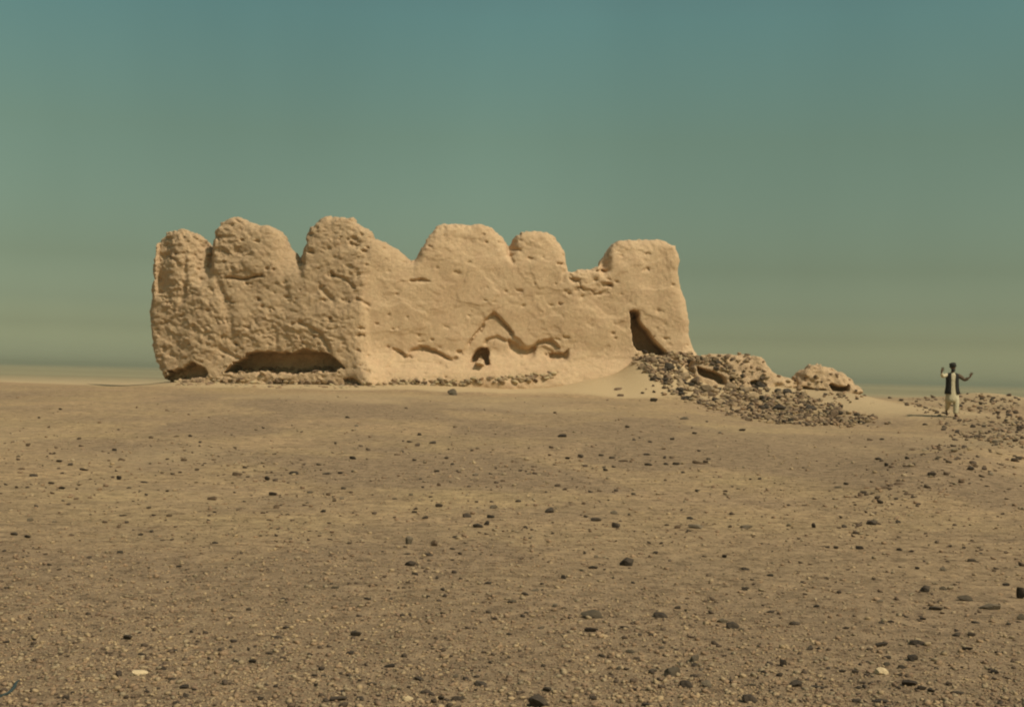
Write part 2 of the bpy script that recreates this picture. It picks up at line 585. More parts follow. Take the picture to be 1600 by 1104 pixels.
PITS = [(658, 437, 4, .14), (670, 384, 4, .14), (693, 367, 3, .12), (783, 378, 4, .14), (803, 387, 5, .14), (796, 397, 5, .16), (812, 392, 3, .1), (829, 404, 4, .12),
        (876, 412, 5, .16), (712, 425, 4, .12), (812, 454, 4, .15), (813, 459, 3, .12), (757, 468, 3, .1), (876, 475, 3, .18), (861, 477, 3, .12), (886, 528, 4, .15),
        (697, 511, 4, .08), (945, 423, 4, .16), (953, 444, 4, .18), (951, 436, 3, .1), (897, 437, 5, .14), (905, 450, 5, .12), (1012, 396, 4, .14), (1013, 420, 4, .14),
        (938, 457, 3, .12), (1030, 487, 5, .08), (1041, 529, 4, .12), (1022, 525, 3, .12), (1008, 423, 3, .1), (928, 455, 3, .1), (963, 392, 4, .1), (973, 400, 3, .1),
        (485, 366, 5, .2), (482, 392, 6, .2), (470, 410, 6, .2), (552, 372, 5, .18), (554, 382, 6, .2), (569, 392, 4, .16), (576, 371, 3, .12), (563, 365, 3, .12),
        (518, 431, 5, .16), (507, 469, 4, .15), (518, 498, 5, .16), (564, 513, 4, .2), (564, 524, 5, .22), (561, 548, 3, .15), (491, 525, 3, .15), (579, 581, 5, .2), (568, 570, 5, .15),
        (577, 557, 3, .1), (260, 371, 6, .16), (259, 384, 8, .14), (258, 399, 9, .16), (272, 394, 5, .12), (245, 456, 6, .15), (260, 471, 6, .18), (338, 369, 7, .18),
        (319, 415, 6, .2), (403, 468, 4, .2), (422, 482, 4, .2), (330, 452, 5, .12), (290, 452, 9, .08), (262, 505, 8, .12), (345, 392, 9, .12), (375, 393, 8, .14),
        (400, 375, 6, .12), (385, 443, 4, .2), (352, 530, 6, .12), (345, 500, 8, .12), (375, 510, 4, .12), (388, 512, 3, .16), (371, 539, 3, .2), (357, 470, 7, .14),
        (305, 515, 6, .08), (450, 465, 4, .1), (540, 470, 6, .1), (470, 530, 5, .1), (630, 408, 3, .1), (846, 488, 3, .06), (760, 450, 3, .06), (737, 488, 2, .06)]

# relief on the wall: (polygon, depth at its top edge, taper of the lower part, softness in pixels)
SCAR = [(604, 578), (611, 566), (617, 551), (624, 546), (634, 553), (644, 546), (656, 540), (668, 541), (682, 546), (694, 553), (706, 558), (716, 556),
        (725, 546), (733, 532), (744, 515), (757, 501), (764, 492), (772, 488), (781, 493), (790, 503), (800, 516), (803, 524), (813, 530), (822, 541), (830, 540),
        (838, 532), (850, 529), (862, 530), (868, 536), (872, 548), (880, 552), (886, 555), (886, 562), (870, 570), (800, 578), (700, 580)]
SCAR2 = [(722, 580), (728, 556), (740, 545), (752, 538), (762, 527), (776, 524), (788, 529), (797, 531), (806, 548), (818, 556), (824, 548), (834, 541), (850, 540), (862, 545), (866, 560),
         (850, 572), (790, 579)]
CAVITY = [(348, 582), (360, 570), (374, 560), (392, 553), (415, 550), (450, 550), (480, 547), (505, 549), (520, 556), (532, 567), (541, 576), (530, 580), (500, 581), (440, 582), (390, 581)]
CAVITY2 = [(256, 600), (262, 580), (280, 575), (295, 570), (303, 567), (318, 572), (327, 581), (330, 589), (300, 590), (282, 592), (268, 602)]
NICHE = [(735, 567), (737, 557), (743, 547), (750, 542), (761, 543), (764, 550), (763, 559), (766, 570), (757, 570), (755, 562)]
NICHE_LUMP = [(743, 569), (745, 558), (750, 552), (754, 556), (757, 571)]
GASH = [(985, 488), (990, 484), (997, 486), (999, 500), (1004, 508), (1012, 515), (1019, 527), (1028, 537), (1036, 545), (1043, 553), (1030, 556), (1018, 554), (1008, 549), (996, 547), (990, 538), (988, 515)]


def fort_sdf(x, t, z):
    """x, z 2D arrays (nx,nz); t 1D; returns D[nx,nt,nz]"""
    Y0 = yfront(x)
    px, py = W2P(x, Y0, z)
    wob = 3.0 * vnoise(px / 14.0, py / 14.0, px * 0) + 1.6 * vnoise(px / 5.0, py / 5.0, px * 0 + 4)
    s2 = poly_sd(px + 0.45 * wob, py + 0.45 * wob + 1.2 * vnoise(px / 3.0, py / 3.0, px * 0 + 50), OUTLINE) * 0.0245 - 0.10
    # front face offset (positive = carved back)
    left = 1 - S(560, 580, px)
    off = -0.55 * S(545, 605, py) * (1 - 0.8 * left)                     # talus at the foot
    off = off - 0.22 * S(400, 520, py) * left * S(235, 330, px)          # belly of the side wall
    off = off + 0.25 * (1 - S(345, 420, py))                              # set back at the top
    # merlons of the side wall fall away on their sunlit right
    for (e, w, d, y0_, y1_) in ((322, 34, .45, 425, 455), (464, 46, .5, 415, 445), (640, 70, .3, 410, 440)):
        m = S(e - w, e, px) * (1 - S(e + 1, e + 14, px)) * (1 - S(y0_ - 20, y1_, py))
        off = off + d * m
    for (e, w, d, y1_) in ((246, 26, .35, 470), (648, 14, .3, 420), (797, 14, .35, 410), (943, 16, .4, 440)):
        m = (1 - S(e, e + w, px)) * S(e - 6, e - 2, px) * (1 - S(y1_ - 30, y1_, py))
        off = off + d * m
    # corner ridge flares at the foot
    off = off - 0.45 * np.exp(-((px - 572 - (py - 590) * 0.12) / 22) ** 2) * S(520, 600, py)
    wj = 3.0 * vnoise(px / 8.0, py / 8.0, px * 0 + 21) + 2.2 * vnoise(px / 3.2, py / 3.2, px * 0 + 22)
    def jag(poly, depth, soft):
        return depth * S(-soft * 0.4, soft, -poly_sd(px + wj, py + wj[::-1, ::-1] * 0 + wj * 0.8, poly))

    def carve(poly, depth, soft, wobk=1.0):
        d = -poly_sd(px + wob * wobk * 0.5, py + wob * wobk * 0.5, poly)
        return depth * S(-soft * 0.4, soft, d)
    # plaster scars: deep at the top, running out below
    run = 1 - S(530, 582, py)
    run1 = 1 - S(548, 580, py)
    off = off + carve(SCAR, 1.0, 3.0) * (0.04 + 0.07 * (1 - S(545, 580, py)))
    off = off + carve(SCAR2, 1.0, 3.0) * (0.02 + 0.05 * run1)
    wx = 1.3 * vnoise(px / 2.6, py / 2.6, px * 0 + 9)
    LEDGES = [([(733, 535), (738, 524), (745, 515), (757, 505)], 5, .15), ([(759, 497), (765, 491), (772, 488), (779, 493), (784, 500)], 6, .15), ([(785, 500), (793, 508), (801, 517)], 7, .19),
              ([(758, 529), (768, 526), (776, 523), (790, 530)], 4, .08), ([(656, 540), (668, 541), (680, 546), (690, 551), (699, 557)], 6, .15), ([(699, 558), (706, 561), (715, 557)], 5, .10),
              ([(713, 546), (722, 547)], 7, .12), ([(613, 544), (622, 546), (630, 551)], 4, .10), ([(630, 557), (640, 554)], 4, .10), ([(599, 576), (609, 572)], 3, .06),
              ([(652, 531), (664, 531)], 3, .05), ([(645, 545), (660, 546)], 4, .07), ([(834, 541), (841, 532), (850, 530), (862, 532), (868, 535), (874, 541)], 6, .15), ([(850, 529), (866, 528), (876, 531)], 3, .06),
              ([(858, 551), (868, 550), (880, 552), (888, 545)], 11, .26), ([(795, 530), (803, 534), (812, 541), (826, 545), (836, 540)], 13, .24),
              ([(810, 570), (846, 570), (874, 562)], 3, .04), ([(618, 566), (650, 563), (690, 566)], 3, .04),
              ([(330, 600), (372, 602)], 5, .22), ([(428, 597), (450, 595), (472, 598)], 5, .25), ([(486, 601), (505, 599), (528, 602)], 5, .25), ([(540, 590), (552, 588), (566, 597)], 8, .28),
              ([(580, 604), (600, 602), (612, 604)], 4, .15), ([(640, 436), (660, 435), (672, 439)], 3, .09), ([(622, 439), (634, 439)], 3, .05), ([(790, 382), (803, 384), (812, 388)], 5, .08),
              ([(889, 432), (903, 436), (912, 452)], 4, .10), ([(930, 421), (946, 422)], 4, .14), ([(940, 441), (956, 444)], 5, .14), ([(925, 455), (940, 458)], 3, .08)]
    pl = fbm(x * 0.75 + 3, z * 1.1, x * 0 + 31, 4)
    off = off + (0.030 * S(-0.03, 0.03, pl) + 0.022 * S(0.17, 0.21, pl)) * S(570, 600, px)
    for pts, w, d in LEDGES:
        P_ = np.array(pts, float)
        v = py + wob * 0.5 + wx - np.interp(px, P_[:, 0], P_[:, 1])
        ends = S(P_[0, 0] - 2.5, P_[0, 0] + 2.5, px + wx) * (1 - S(P_[-1, 0] - 2.5, P_[-1, 0] + 2.5, px + wx))
        off = off + d * ends * S(-0.6, 1.0, v) * (1 - S(0.3 * w, 1.7 * w, v))
    off = off + jag(CAVITY, 1.0, 1.8) * (0.75 + 0.6 * S(546, 554, py))
    off = off + jag(CAVITY2, 0.85, 2.5)
    off = off + carve(NICHE, 0.75, 1.6, 0.3)
    off = off - carve(NICHE_LUMP, 0.34, 1.5, 0.3)
    off = off + (0.5 * jag(GASH, 1.55, 1.8) + 0.5 * carve(GASH, 1.55, 1.8, 0.8))
    # cracks
    for pts, w, d in (([(354, 434), (372, 436), (390, 435), (409, 431)], 2.0, .22), ([(518, 431), (535, 434), (547, 443), (553, 450)], 2.2, .12), ([(558, 467), (570, 474), (577, 478)], 2.0, .10),
                      ([(420, 483), (424, 500), (433, 516), (431, 545)], 3.0, .03), ([(335, 430), (350, 462), (360, 500), (366, 535)], 6, .09), ([(286, 395), (290, 440), (284, 470)], 4, .1),
                      ([(345, 545), (372, 560)], 4, .1), ([(640, 438), (670, 440)], 1.6, .08), ([(793, 392), (796, 402), (802, 410)], 3, .12), ([(883, 425), (880, 440)], 3, .06),
                      ([(470, 505), (500, 520), (515, 545)], 3, .12), ([(500, 450), (520, 470)], 3, .1), ([(440, 420), (452, 470)], 4, .04), ([(400, 500), (412, 525)], 3, .05)):
        d_ = line_sd(px + wob * 0.6, py + wob * 0.6, pts)
        off = off + d * np.exp(-(d_ / w) ** 2)
    for (a, b_, r, d) in PITS:
        wv = 0.9 * r * vnoise(px / 2.4 + a, py / 2.4, px * 0 + b_)
        d_ = np.hypot((px - a + wv) * 0.85, (py - b_ + 0.6 * wv + wob * 0.3) * 1.5)
        off = off + (0.85 if a > 575 else 1.0) * d * np.exp(-(d_ / (r * 0.8)) ** 2)
    # small random pits
    pr = random.Random(5)
    for _ in range(460):
        a = pr.uniform(235, 1075); b_ = pr.uniform(350, 600)
        rough_zone = a < 575 or (880 < a < 960 and b_ < 470)
        if not rough_zone and pr.random() < 0.74: continue
        r = pr.uniform(1.4, 3.2); d = pr.uniform(.05, .13)
        w = (np.abs(px - a) < 14) & (np.abs(py - b_) < 14)
        off[w] += d * np.exp(-((px[w] - a) ** 2 + ((py[w] - b_) * 1.4) ** 2) / (r * r))
    thick = 2.3 - 0.6 * (1 - S(350, 520, py))
    k_round = 0.40
    patchy = S(-0.35, 0.45, fbm(x * 0.55, z * 0.7, x * 0 + 7.7, 3))
    D = np.empty((x.shape[0], len(t), x.shape[1]), np.float32)
    rgh = (0.25 + 0.75 * (1 - S(558, 585, px)))
    rgh = np.maximum(rgh, 0.8 * S(878, 892, px) * (1 - S(950, 965, px)) * (1 - S(455, 480, py)))
    rgh = np.maximum(rgh, 0.6 * S(575, 605, py))
    rgh = rgh * (0.50 + 0.50 * patchy)
    rgh = np.maximum(rgh, 0.42 * (1 - S(372, 420, py)))
    for j, tj in enumerate(t):
        front = off - tj
        back = tj - thick
        body = smax(np.maximum(s2, -9), smax(front, back, 0.3), k_round)
        m = np.abs(body) < 0.5
        xx = x[m]; zz = z[m]; tt = np.full(xx.shape, tj)
        a = rgh[m]
        n = (0.07 + 0.04 * a) * fbm(xx * 0.9, tt * 0.9, zz * 0.9, 2)
        n = n + (a - 0.12) * 0.085 * fbm((xx + zz * 0.35) * 2.2, tt * 2.2, (zz - xx * 0.25) * 3.4, 2)
        n2 = fbm((xx + 0.4 * zz) * 5.5, tt * 5.5, zz * 8.5, 2)
        n = n + (a - 0.1) * 0.055 * n2 + (a - 0.08) * 0.055 * vnoise(xx * 9, tt * 9, zz * 14.0 + 40)
        body[m] = body[m] + n + 0.02
        D[:, j, :] = body
    return D


def split_parts(root, V, Fq, names_mats_masks):
    """one continuous surface cut into part meshes that keep its shading"""
    full = mesh_obj('tmp', V, Fq, MAT_ROUGH)
    vn = np.empty(len(V) * 3, np.float32)
    full.data.vertex_normals.foreach_get('vector', vn)
    vn = vn.reshape(-1, 3)
    bpy.data.objects.remove(full)
    for name, mat, mask, label in names_mats_masks:
        f = Fq[mask]
        if len(f) == 0: continue
        u, inv = np.unique(f, return_inverse=True)
        o = mesh_obj(name, V[u], inv.reshape(f.shape), mat, root)
        o.data.normals_split_custom_set_from_vertices(vn[u].tolist())
        if label: o['label'] = label


def build_fort():
    vx = 0.042
    xs = np.arange(-15.4, 9.2, vx); zs = np.arange(0.35, 8.2, vx); ts = np.arange(-1.35, 2.95, 0.055)
    x, z = np.meshgrid(xs, zs, indexing='ij')
    D = fort_sdf(x, ts, z)
    V, Fq = surface_nets(D, (xs[0], ts[0], zs[0]), (vx, 0.055, vx))
    V[:, 1] += yfront(V[:, 0])
    Fq = Fq[:, ::-1] if False else Fq
    add_bvh(V, Fq)
    px, py = W2P(V[:, 0], yfront(V[:, 0]), V[:, 2])
    fx = px[Fq].mean(1); fy = py[Fq].mean(1)
    jit = 2.5 * np.sin(fy / 7.0)
    side = fx < 566 + jit + np.clip((fy - 480) * 0.12, 0, 14)
    root = empty('ruined_fort', (-4.0, 49.5, 0.9))
    tag(root, 'eroded mud brick fort ruin with rounded stumps of battlements on its walls', 'ruin')
    masks = []
    done = np.zeros(len(Fq), bool)
    for (a, b_, lo) in ((200, 323, 416), (323, 465, 420), (465, 643, 422), (643, 794, 420), (794, 886, 425), (939, 1120, 428)):
        mk = (fx >= a) & (fx < b_) & (fy < lo + 3 * np.sin(fx / 9.0)) & ~done
        done |= mk
        masks.append(('battlement', mk))
    lst = []
    for n, mk in masks:
        for mat, s_ in ((MAT_ROUGH, side), (MAT_PLASTER, ~side)):
            if (mk & s_).sum() > 0.3 * mk.sum():
                lst.append((n, mat, mk, None)); break
    lst.append(('side_wall', MAT_ROUGH, side & ~done, None))
    lst.append(('front_wall', MAT_PLASTER, ~side & ~done, None))
    Vl = V - np.array(root.location)[None, :]
    split_parts(root, Vl, Fq, lst)
    return root


FORT = build_fort()


# ------------------------------------------------------------------ collapsed fragments of mud wall on the rubble
def build_fragment(name, outline, yb, thick, carves, label, talus=0.35):
    P = np.array(outline, float)
    x0, z0 = P2W(P[:, 0], P[:, 1], yb)
    vx = 0.045
    xs = np.arange(x0.min() - 0.6, x0.max() + 0.6, vx); zs = np.arange(z0.min() - 0.4, z0.max() + 0.5, vx); ts = np.arange(-1.2, thick + 0.6, vx)
    x, z = np.meshgrid(xs, zs, indexing='ij')
    px, py = W2P(x, np.full(x.shape, yb), z)
    wob = 2.2 * vnoise(px / 9.0, py / 9.0, px * 0) + 1.2 * vnoise(px / 4.0, py / 4.0, px * 0 + 4)
    s2 = poly_sd(px + wob * 0.6, py + wob * 0.6, outline) * 0.024
    ymin = P[:, 1].min(); ymax = P[:, 1].max()
    off = -talus * S(ymin, ymax, py) + 0.1
    for poly, d, soft in carves:
        off = off + d * S(-1, soft, -poly_sd(px + wob * 0.4, py + wob * 0.4, poly))
    D = np.empty((x.shape[0], len(ts), x.shape[1]), np.float32)
    for j, tj in enumerate(ts):
        body = smax(s2, smax(off - tj, tj - thick, 0.2), 0.35)
        tt = np.full(x.shape, tj)
        n = 0.12 * fbm(x * 1.6, tt * 1.6, z * 1.6, 2) + 0.10 * fbm(x * 5, tt * 5, z * 7, 2)
        D[:, j, :] = body + n
    V, Fq = surface_nets(D, (xs[0], ts[0], zs[0]), (vx, vx, vx))
    V[:, 1] += yb
    add_bvh(V, Fq)
    c = np.array([V[:, 0].mean(), V[:, 1].mean(), V[:, 2].min() + 0.3])
    o = mesh_obj(name, V - c[None, :], Fq, MAT_ROUGH)
    o.location = c
    tag(o, label, 'wall fragment')
    return o


build_fragment('wall_fragment', [(1078, 612), (1084, 580), (1088, 562), (1100, 558), (1115, 557), (1130, 555), (1150, 554), (1168, 554), (1186, 558), (1197, 567), (1205, 578), (1222, 586), (1240, 592), (1246, 602), (1236, 612), (1190, 622), (1130, 616)],
               47.6, 1.6, [([(1090, 572), (1102, 576), (1118, 582), (1130, 588), (1133, 600), (1124, 602), (1116, 594), (1100, 590), (1091, 584)], 0.85, 2.5),
                           ([(1138, 592), (1148, 590), (1150, 600), (1140, 600)], 0.4, 2.5),
                           ([(1170, 596), (1182, 594), (1196, 600), (1192, 607), (1172, 603)], 0.5, 2.5)],
               'long low mud wall fragment with a dark hollow, amid the rubble beside the fort', 0.5)
build_fragment('wall_fragment', [(1236, 622), (1243, 604), (1249, 588), (1258, 578), (1270, 573), (1284, 572), (1300, 575), (1314, 579), (1326, 587), (1336, 597), (1345, 603), (1352, 612), (1340, 622), (1290, 626)],
               47.6, 1.3, [([(1293, 600), (1300, 599), (1310, 604), (1322, 605), (1328, 600), (1326, 611), (1312, 614), (1298, 609)], 0.85, 2.5),
                           ([(1246, 606), (1256, 603), (1268, 606), (1290, 608), (1288, 615), (1266, 615), (1250, 611)], 0.45, 3)],
               'small humped fragment of mud wall standing alone to the right of the rubble heap', 0.35)


# ------------------------------------------------------------------ stones
def ico(sub):
    import bmesh
    bm = bmesh.new()
    bmesh.ops.create_icosphere(bm, subdivisions=sub, radius=1.0)
    v = np.array([q.co[:] for q in bm.verts]); f = np.array([[q.index for q in g.verts] for g in bm.faces])
    bm.free()
    return v, f


ICO = {s: ico(s) for s in (1, 2, 3)}


def stone_shape(sub, seed, blocky=0.0):
    v, f = ICO[sub]
    r = np.random.default_rng(seed)
    v = v.copy()
    # cut by random planes to get angular facets
    for _ in range(15):
        n = r.normal(size=3); n /= np.linalg.norm(n)
        d = r.uniform(0.42, 0.82)
        q = v @ n
        v = v - np.clip(q - d, 0, None)[:, None] * n[None, :]
    if blocky:
        v = np.sign(v) * np.abs(v) ** (1 - 0.35 * blocky)
    v = v * (1 + 0.10 * vnoise(v[:, 0] * 2 + seed, v[:, 1] * 2, v[:, 2] * 2))[:, None]
    v /= np.abs(v).max(0)[None, :]
    return v, f


def proto(name, sub, seed, mat, blocky=0.0):
    v, f = stone_shape(sub, seed, blocky)
    me = bpy.data.meshes.new(name)
    me.from_pydata(v.tolist(), [], f.tolist())
    me.materials.append(mat)
    return me


PROTO = {k: [proto('stone', 2, 100 * i + s, mt, bl) for s in range(7)] for i, (k, mt, bl) in enumerate(
    (('dark', MAT_DARK, .3), ('grey', MAT_GREY, .3), ('pale', MAT_PALE, .4), ('brown', MAT_BROWN, .4), ('tan', MAT_TAN, .8)))}
STONE_XY = []


def put_stone(name, x, y, z, w, h, d, kind, label, cat, group, rnd, sink=0.3, tilt=0.15, rz=None):
    me = rnd.choice(PROTO[kind])
    o = bpy.data.objects.new(name, me)
    o.scale = (w / 2, d / 2, h / 2)
    o.rotation_euler = (rnd.uniform(-tilt, tilt), rnd.uniform(-tilt, tilt), rnd.uniform(-0.5, 0.5) if rz is None else rz)
    o.location = (x, y, z + h / 2 - sink * h)
    COL.objects.link(o)
    tag(o, label, cat, group)
    return o


# notable loose stones read off the photo: px, py (foot), width, height in photo pixels, kind, own label
N = None
SPECIAL = [
    (926, 966, 38, 16, 'grey', 'largest grey stone in the middle of the gravel, long and flat topped'),
    (981, 884, 24, 18, 'dark', 'dark pointed triangular stone standing on bare gravel right of centre'),
    (640, 850, 14, 19, 'grey', 'upright grey stone with a dark right edge in the middle of the gravel'),
    (679, 853, 13, 13, 'brown', 'rounded brown stone just right of the upright grey stone'),
    (641, 884, 20, 11, 'dark', 'black slanting stone just below the upright grey stone'),
    (838, 1106, 38, 26, 'dark', 'biggest black stone cut off by the bottom edge near the centre'),
    (1050, 1058, 32, 20, 'grey', 'big grey wedge shaped stone with smaller dark stones around it'),
    (1085, 1035, 18, 15, 'grey', 'grey egg shaped stone just behind the big grey wedge shaped stone'),
    (1074, 1074, 24, 13, 'dark', 'dark blocky stone in front of the big grey wedge shaped stone'),
    (1105, 1073, 18, 14, 'grey', 'dull dark grey stone right of the blocky stone near the bottom'),
    (1173, 1098, 28, 15, 'dark', 'wide black stone at the bottom edge right of centre'),
    (1380, 1054, 26, 14, 'pale', 'cream coloured brick like stone among dark ones at lower right'),
    (637, 1095, 18, 11, 'pale', 'small cream stone near the bottom edge left of centre'),
    (216, 1055, 26, 11, 'pale', 'cream flat stone in the lower left gravel'),
    (1034, 965, 26, 9, 'dark', 'long black stone level with the largest grey stone, to its right'),
    (1146, 982, 24, 13, 'dark', 'jagged black stone at the right end of a trail of dark stones'),
    (1130, 973, 18, 11, 'grey', 'grey purple stone at the left end of a trail of dark stones'),
    (1511, 939, 28, 11, 'grey', 'greenish grey cylinder like stone near the right edge'),
    (1552, 953, 38, 14, 'grey', 'wide greenish grey slab near the right edge'),
    (1596, 935, 16, 24, 'dark', 'tall black stone cut by the right edge'),
    (1448, 925, 18, 15, 'dark', 'black stone with a peaked top in the right gravel'),
    (1437, 1008, 30, 9, 'dark', 'long thin black slab at lower right'),
    (1224, 1041, 15, 16, 'dark', 'dark cone shaped stone at the bottom right of centre'),
    (1422, 1072, 26, 11, 'dark', 'flat black stone second from the bottom at lower right'),
    (1428, 1033, 24, 14, 'dark', 'black wedge shaped stone behind the cream brick like stone'),
    (1246, 1073, 28, 12, 'dark', 'wide dark flat stone near the bottom right of centre'),
    (198, 999, 17, 9, 'dark', 'black stone with a thin tail of gravel in the lower left'),
    (860, 801, 18, 10, 'dark', 'black slanting stone on the open gravel in front of the fort'),
    (880, 683, 18, 7, 'dark', 'dark slanting stone on the smooth ground below the front wall'),
    (707, 617, 17, 13, 'grey', 'grey boulder alone on the bright sand in front of the fort'),
    (1365, 820, 19, 11, 'dark', 'black flat stone on the right middle ground'),
    (555, 994, 20, 10, 'dark', 'dark stone with a grey right half in the lower left centre'),
    (288, 1076, 19, 8, 'dark', 'long black stone near the bottom left'),
]
SMALL = """1060 951 12 6;1073 955 9 5;925 888 17 6;909 892 7 5;931 871 8 7;881 904 9 9;819 930 14 8;837 923 14 4;868 948 9 9;822 958 8 6;845 982 14 5;976 981 14 5;984 1020 16 9;940 1026 12 6;1142 1066 17 8;1021 1048 14 7;967 1046 11 8;1083 1041 9 6;1085 1057 12 6;928 1093 14 8;1011 1103 16 7;1165 922 16 9;1165 890 14 6;1132 871 8 7;1193 1052 11 8;1000 993 10 5;1018 993 15 5;1034 1013 11 6;802 941 10 7;855 1080 15 10;995 1079 26 5;1175 1071 16 6;923 987 22 9;1159 985 10 9;1096 1047 10 6;1114 1050 9 5;1343 858 15 9;1406 860 9 6;1507 857 7 6;1518 877 17 6;1474 891 10 9;1474 921 11 8;1573 915 15 7;1462 953 21 8;1377 940 13 6;1241 976 19 7;1277 948 10 6;1377 1010 23 9;1267 1015 13 9;1282 1014 14 5;1388 1029 16 7;1385 1040 12 9;1411 1044 16 8;1440 1078 15 10;1455 1081 12 8;1555 1052 15 9;1277 1075 22 5;1316 1050 12 6;1336 1052 11 9;1341 1076 12 7;1219 1091 11 8;1375 1097 32 5;1596 968 14 14;1496 994 14 9;1518 994 13 9;1511 1015 18 6;1496 1084 22 6;1406 1056 13 6;1339 1097 20 8;1433 889 7 6;1323 982 11 5;1205 957 14 6;1205 900 12 5;1404 1076 8 7;1289 1061 8 5;1577 976 10 6;1524 973 14 4;1392 972 12 5;1378 974 10 5;1410 962 12 5;1442 968 10 6;669 868 16 5;649 898 12 6;522 919 14 6;572 936 11 5;445 982 12 6;432 997 18 6;420 1022 11 6;548 1022 15 7;610 1042 21 6;653 1062 22 7;581 1070 18 8;753 1072 24 9;689 1093 11 9;715 1094 19 9;526 1095 28 9;431 1073 9 6;667 932 11 4;691 922 10 6;691 959 10 4;763 912 13 6;796 942 11 6;683 904 6 7;532 1053 8 5;493 1072 7 8;477 1096 12 6;562 1093 18 8;667 1083 20 6;405 1093 14 8;534 1082 14 5;706 858 12 4;637 866 12 4;718 866 8 6;714 840 14 5;745 1058 10 6;712 1058 9 8;506 1057 10 5;490 1056 12 5;20 836 15 7;42 840 12 6;185 824 6 6;219 836 10 5;188 864 11 6;336 849 10 5;278 886 10 6;239 946 8 7;215 989 12 4;222 1025 14 7;271 1019 17 7;298 988 7 7;36 1023 10 9;10 1004 13 5;256 1046 9 7;157 1060 14 5;302 1078 9 5;291 1089 11 8;276 1099 12 6;370 1034 10 8;394 1035 13 8;113 1084 9 8;132 1091 15 4;104 1092 8 5;228 1082 9 8;388 1016 6 8;269 1061 13 4;182 1078 14 4;326 1030 8 6;52 1000 10 5;417 750 10 9;460 741 17 7;531 740 9 5;536 764 10 6;512 774 11 8;425 774 13 8;485 770 11 5;432 794 10 9;505 800 9 7;550 717 15 7;542 653 9 5;557 666 7 4;524 693 5 4;639 691 9 4;677 693 13 6;655 680 7 5;711 668 6 5;621 711 10 4;682 737 11 5;744 743 11 6;785 752 9 5;686 759 7 8;657 749 6 4;707 726 7 5;685 792 12 8;647 801 9 5;665 810 12 6;770 794 14 8;766 809 13 7;745 824 19 10;761 820 9 11;730 808 14 10;579 752 5 4;660 762 6 5;641 774 8 5;617 780 8 4;510 741 14 4;534 780 8 6;480 786 6 5;936 768 9 6;989 773 8 6;810 784 10 6;907 715 11 8;956 716 11 4;939 712 9 4;1010 711 13 5;1012 727 15 6;1039 716 6 6;1050 715 10 4;1041 726 8 5;1056 726 12 6;1093 725 21 7;1067 739 8 5;1079 811 11 6;930 814 20 9;960 803 12 8;962 824 15 11;1059 825 13 7;1086 825 26 10;1165 825 22 7;1090 768 9 5;991 688 6 5;1015 691 8 4;1050 687 8 5;1092 705 7 4;980 668 8 5;967 609 13 6;970 619 12 6;1004 615 6 5;1021 627 12 8;1069 655 14 6;1160 673 11 5;1125 677 6 5;1085 678 8 5;975 721 17 5;887 717 9 5;827 741 8 4;912 788 7 6;915 808 8 5;43 697 7 7;28 714 8 6;60 653 5 4;179 704 9 5;190 719 10 5;185 749 10 9;201 763 8 6;287 720 10 6;370 743 15 8;329 781 17 8;253 740 6 5;223 754 13 4;130 735 15 5;33 733 12 4;52 744 13 6;79 756 10 5;96 764 11 6;190 806 14 4;45 814 13 7;84 816 10 4;213 637 4 4;260 642 6 5;94 640 6 4;334 719 9 4;261 768 6 4;228 774 7 5;110 727 10 6;92 722 11 6;264 807 9 6;335 801 8 4;1359 688 10 6;1379 687 8 4;1426 703 14 4;1372 718 13 6;1385 728 7 8;1465 701 11 8;1555 692 12 8;1512 683 11 7;1417 717 8 7;1427 727 7 7;1405 757 13 6;1384 763 18 7;1345 775 8 10;1456 743 14 8;1525 730 8 8;1549 742 11 7;1520 668 10 7;1445 664 9 5;1465 718 9 7;1341 821 15 5;1271 824 8 12;1404 817 10 8;1320 824 10 7;1322 757 8 5;1310 762 13 4;1260 790 14 4;1592 718 13 8;1572 660 6 8"""


def region(px, py):
    col = 'left' if px < 400 else 'left centre' if px < 800 else 'right centre' if px < 1200 else 'right'
    if py > 960: return 'at the bottom %s of the picture' % col, 'bottom ' + col
    if py > 830: return 'in the lower %s of the picture' % col, 'lower ' + col
    if py > 700: return 'across the middle ground, %s' % col, 'middle ' + col
    return 'on the smoother ground nearest the ruin, %s' % col, 'near ruin ' + col


def size_word(w, h):
    return 'long flat' if w > 2.3 * h else ('chunky' if w > 10 else 'small round')


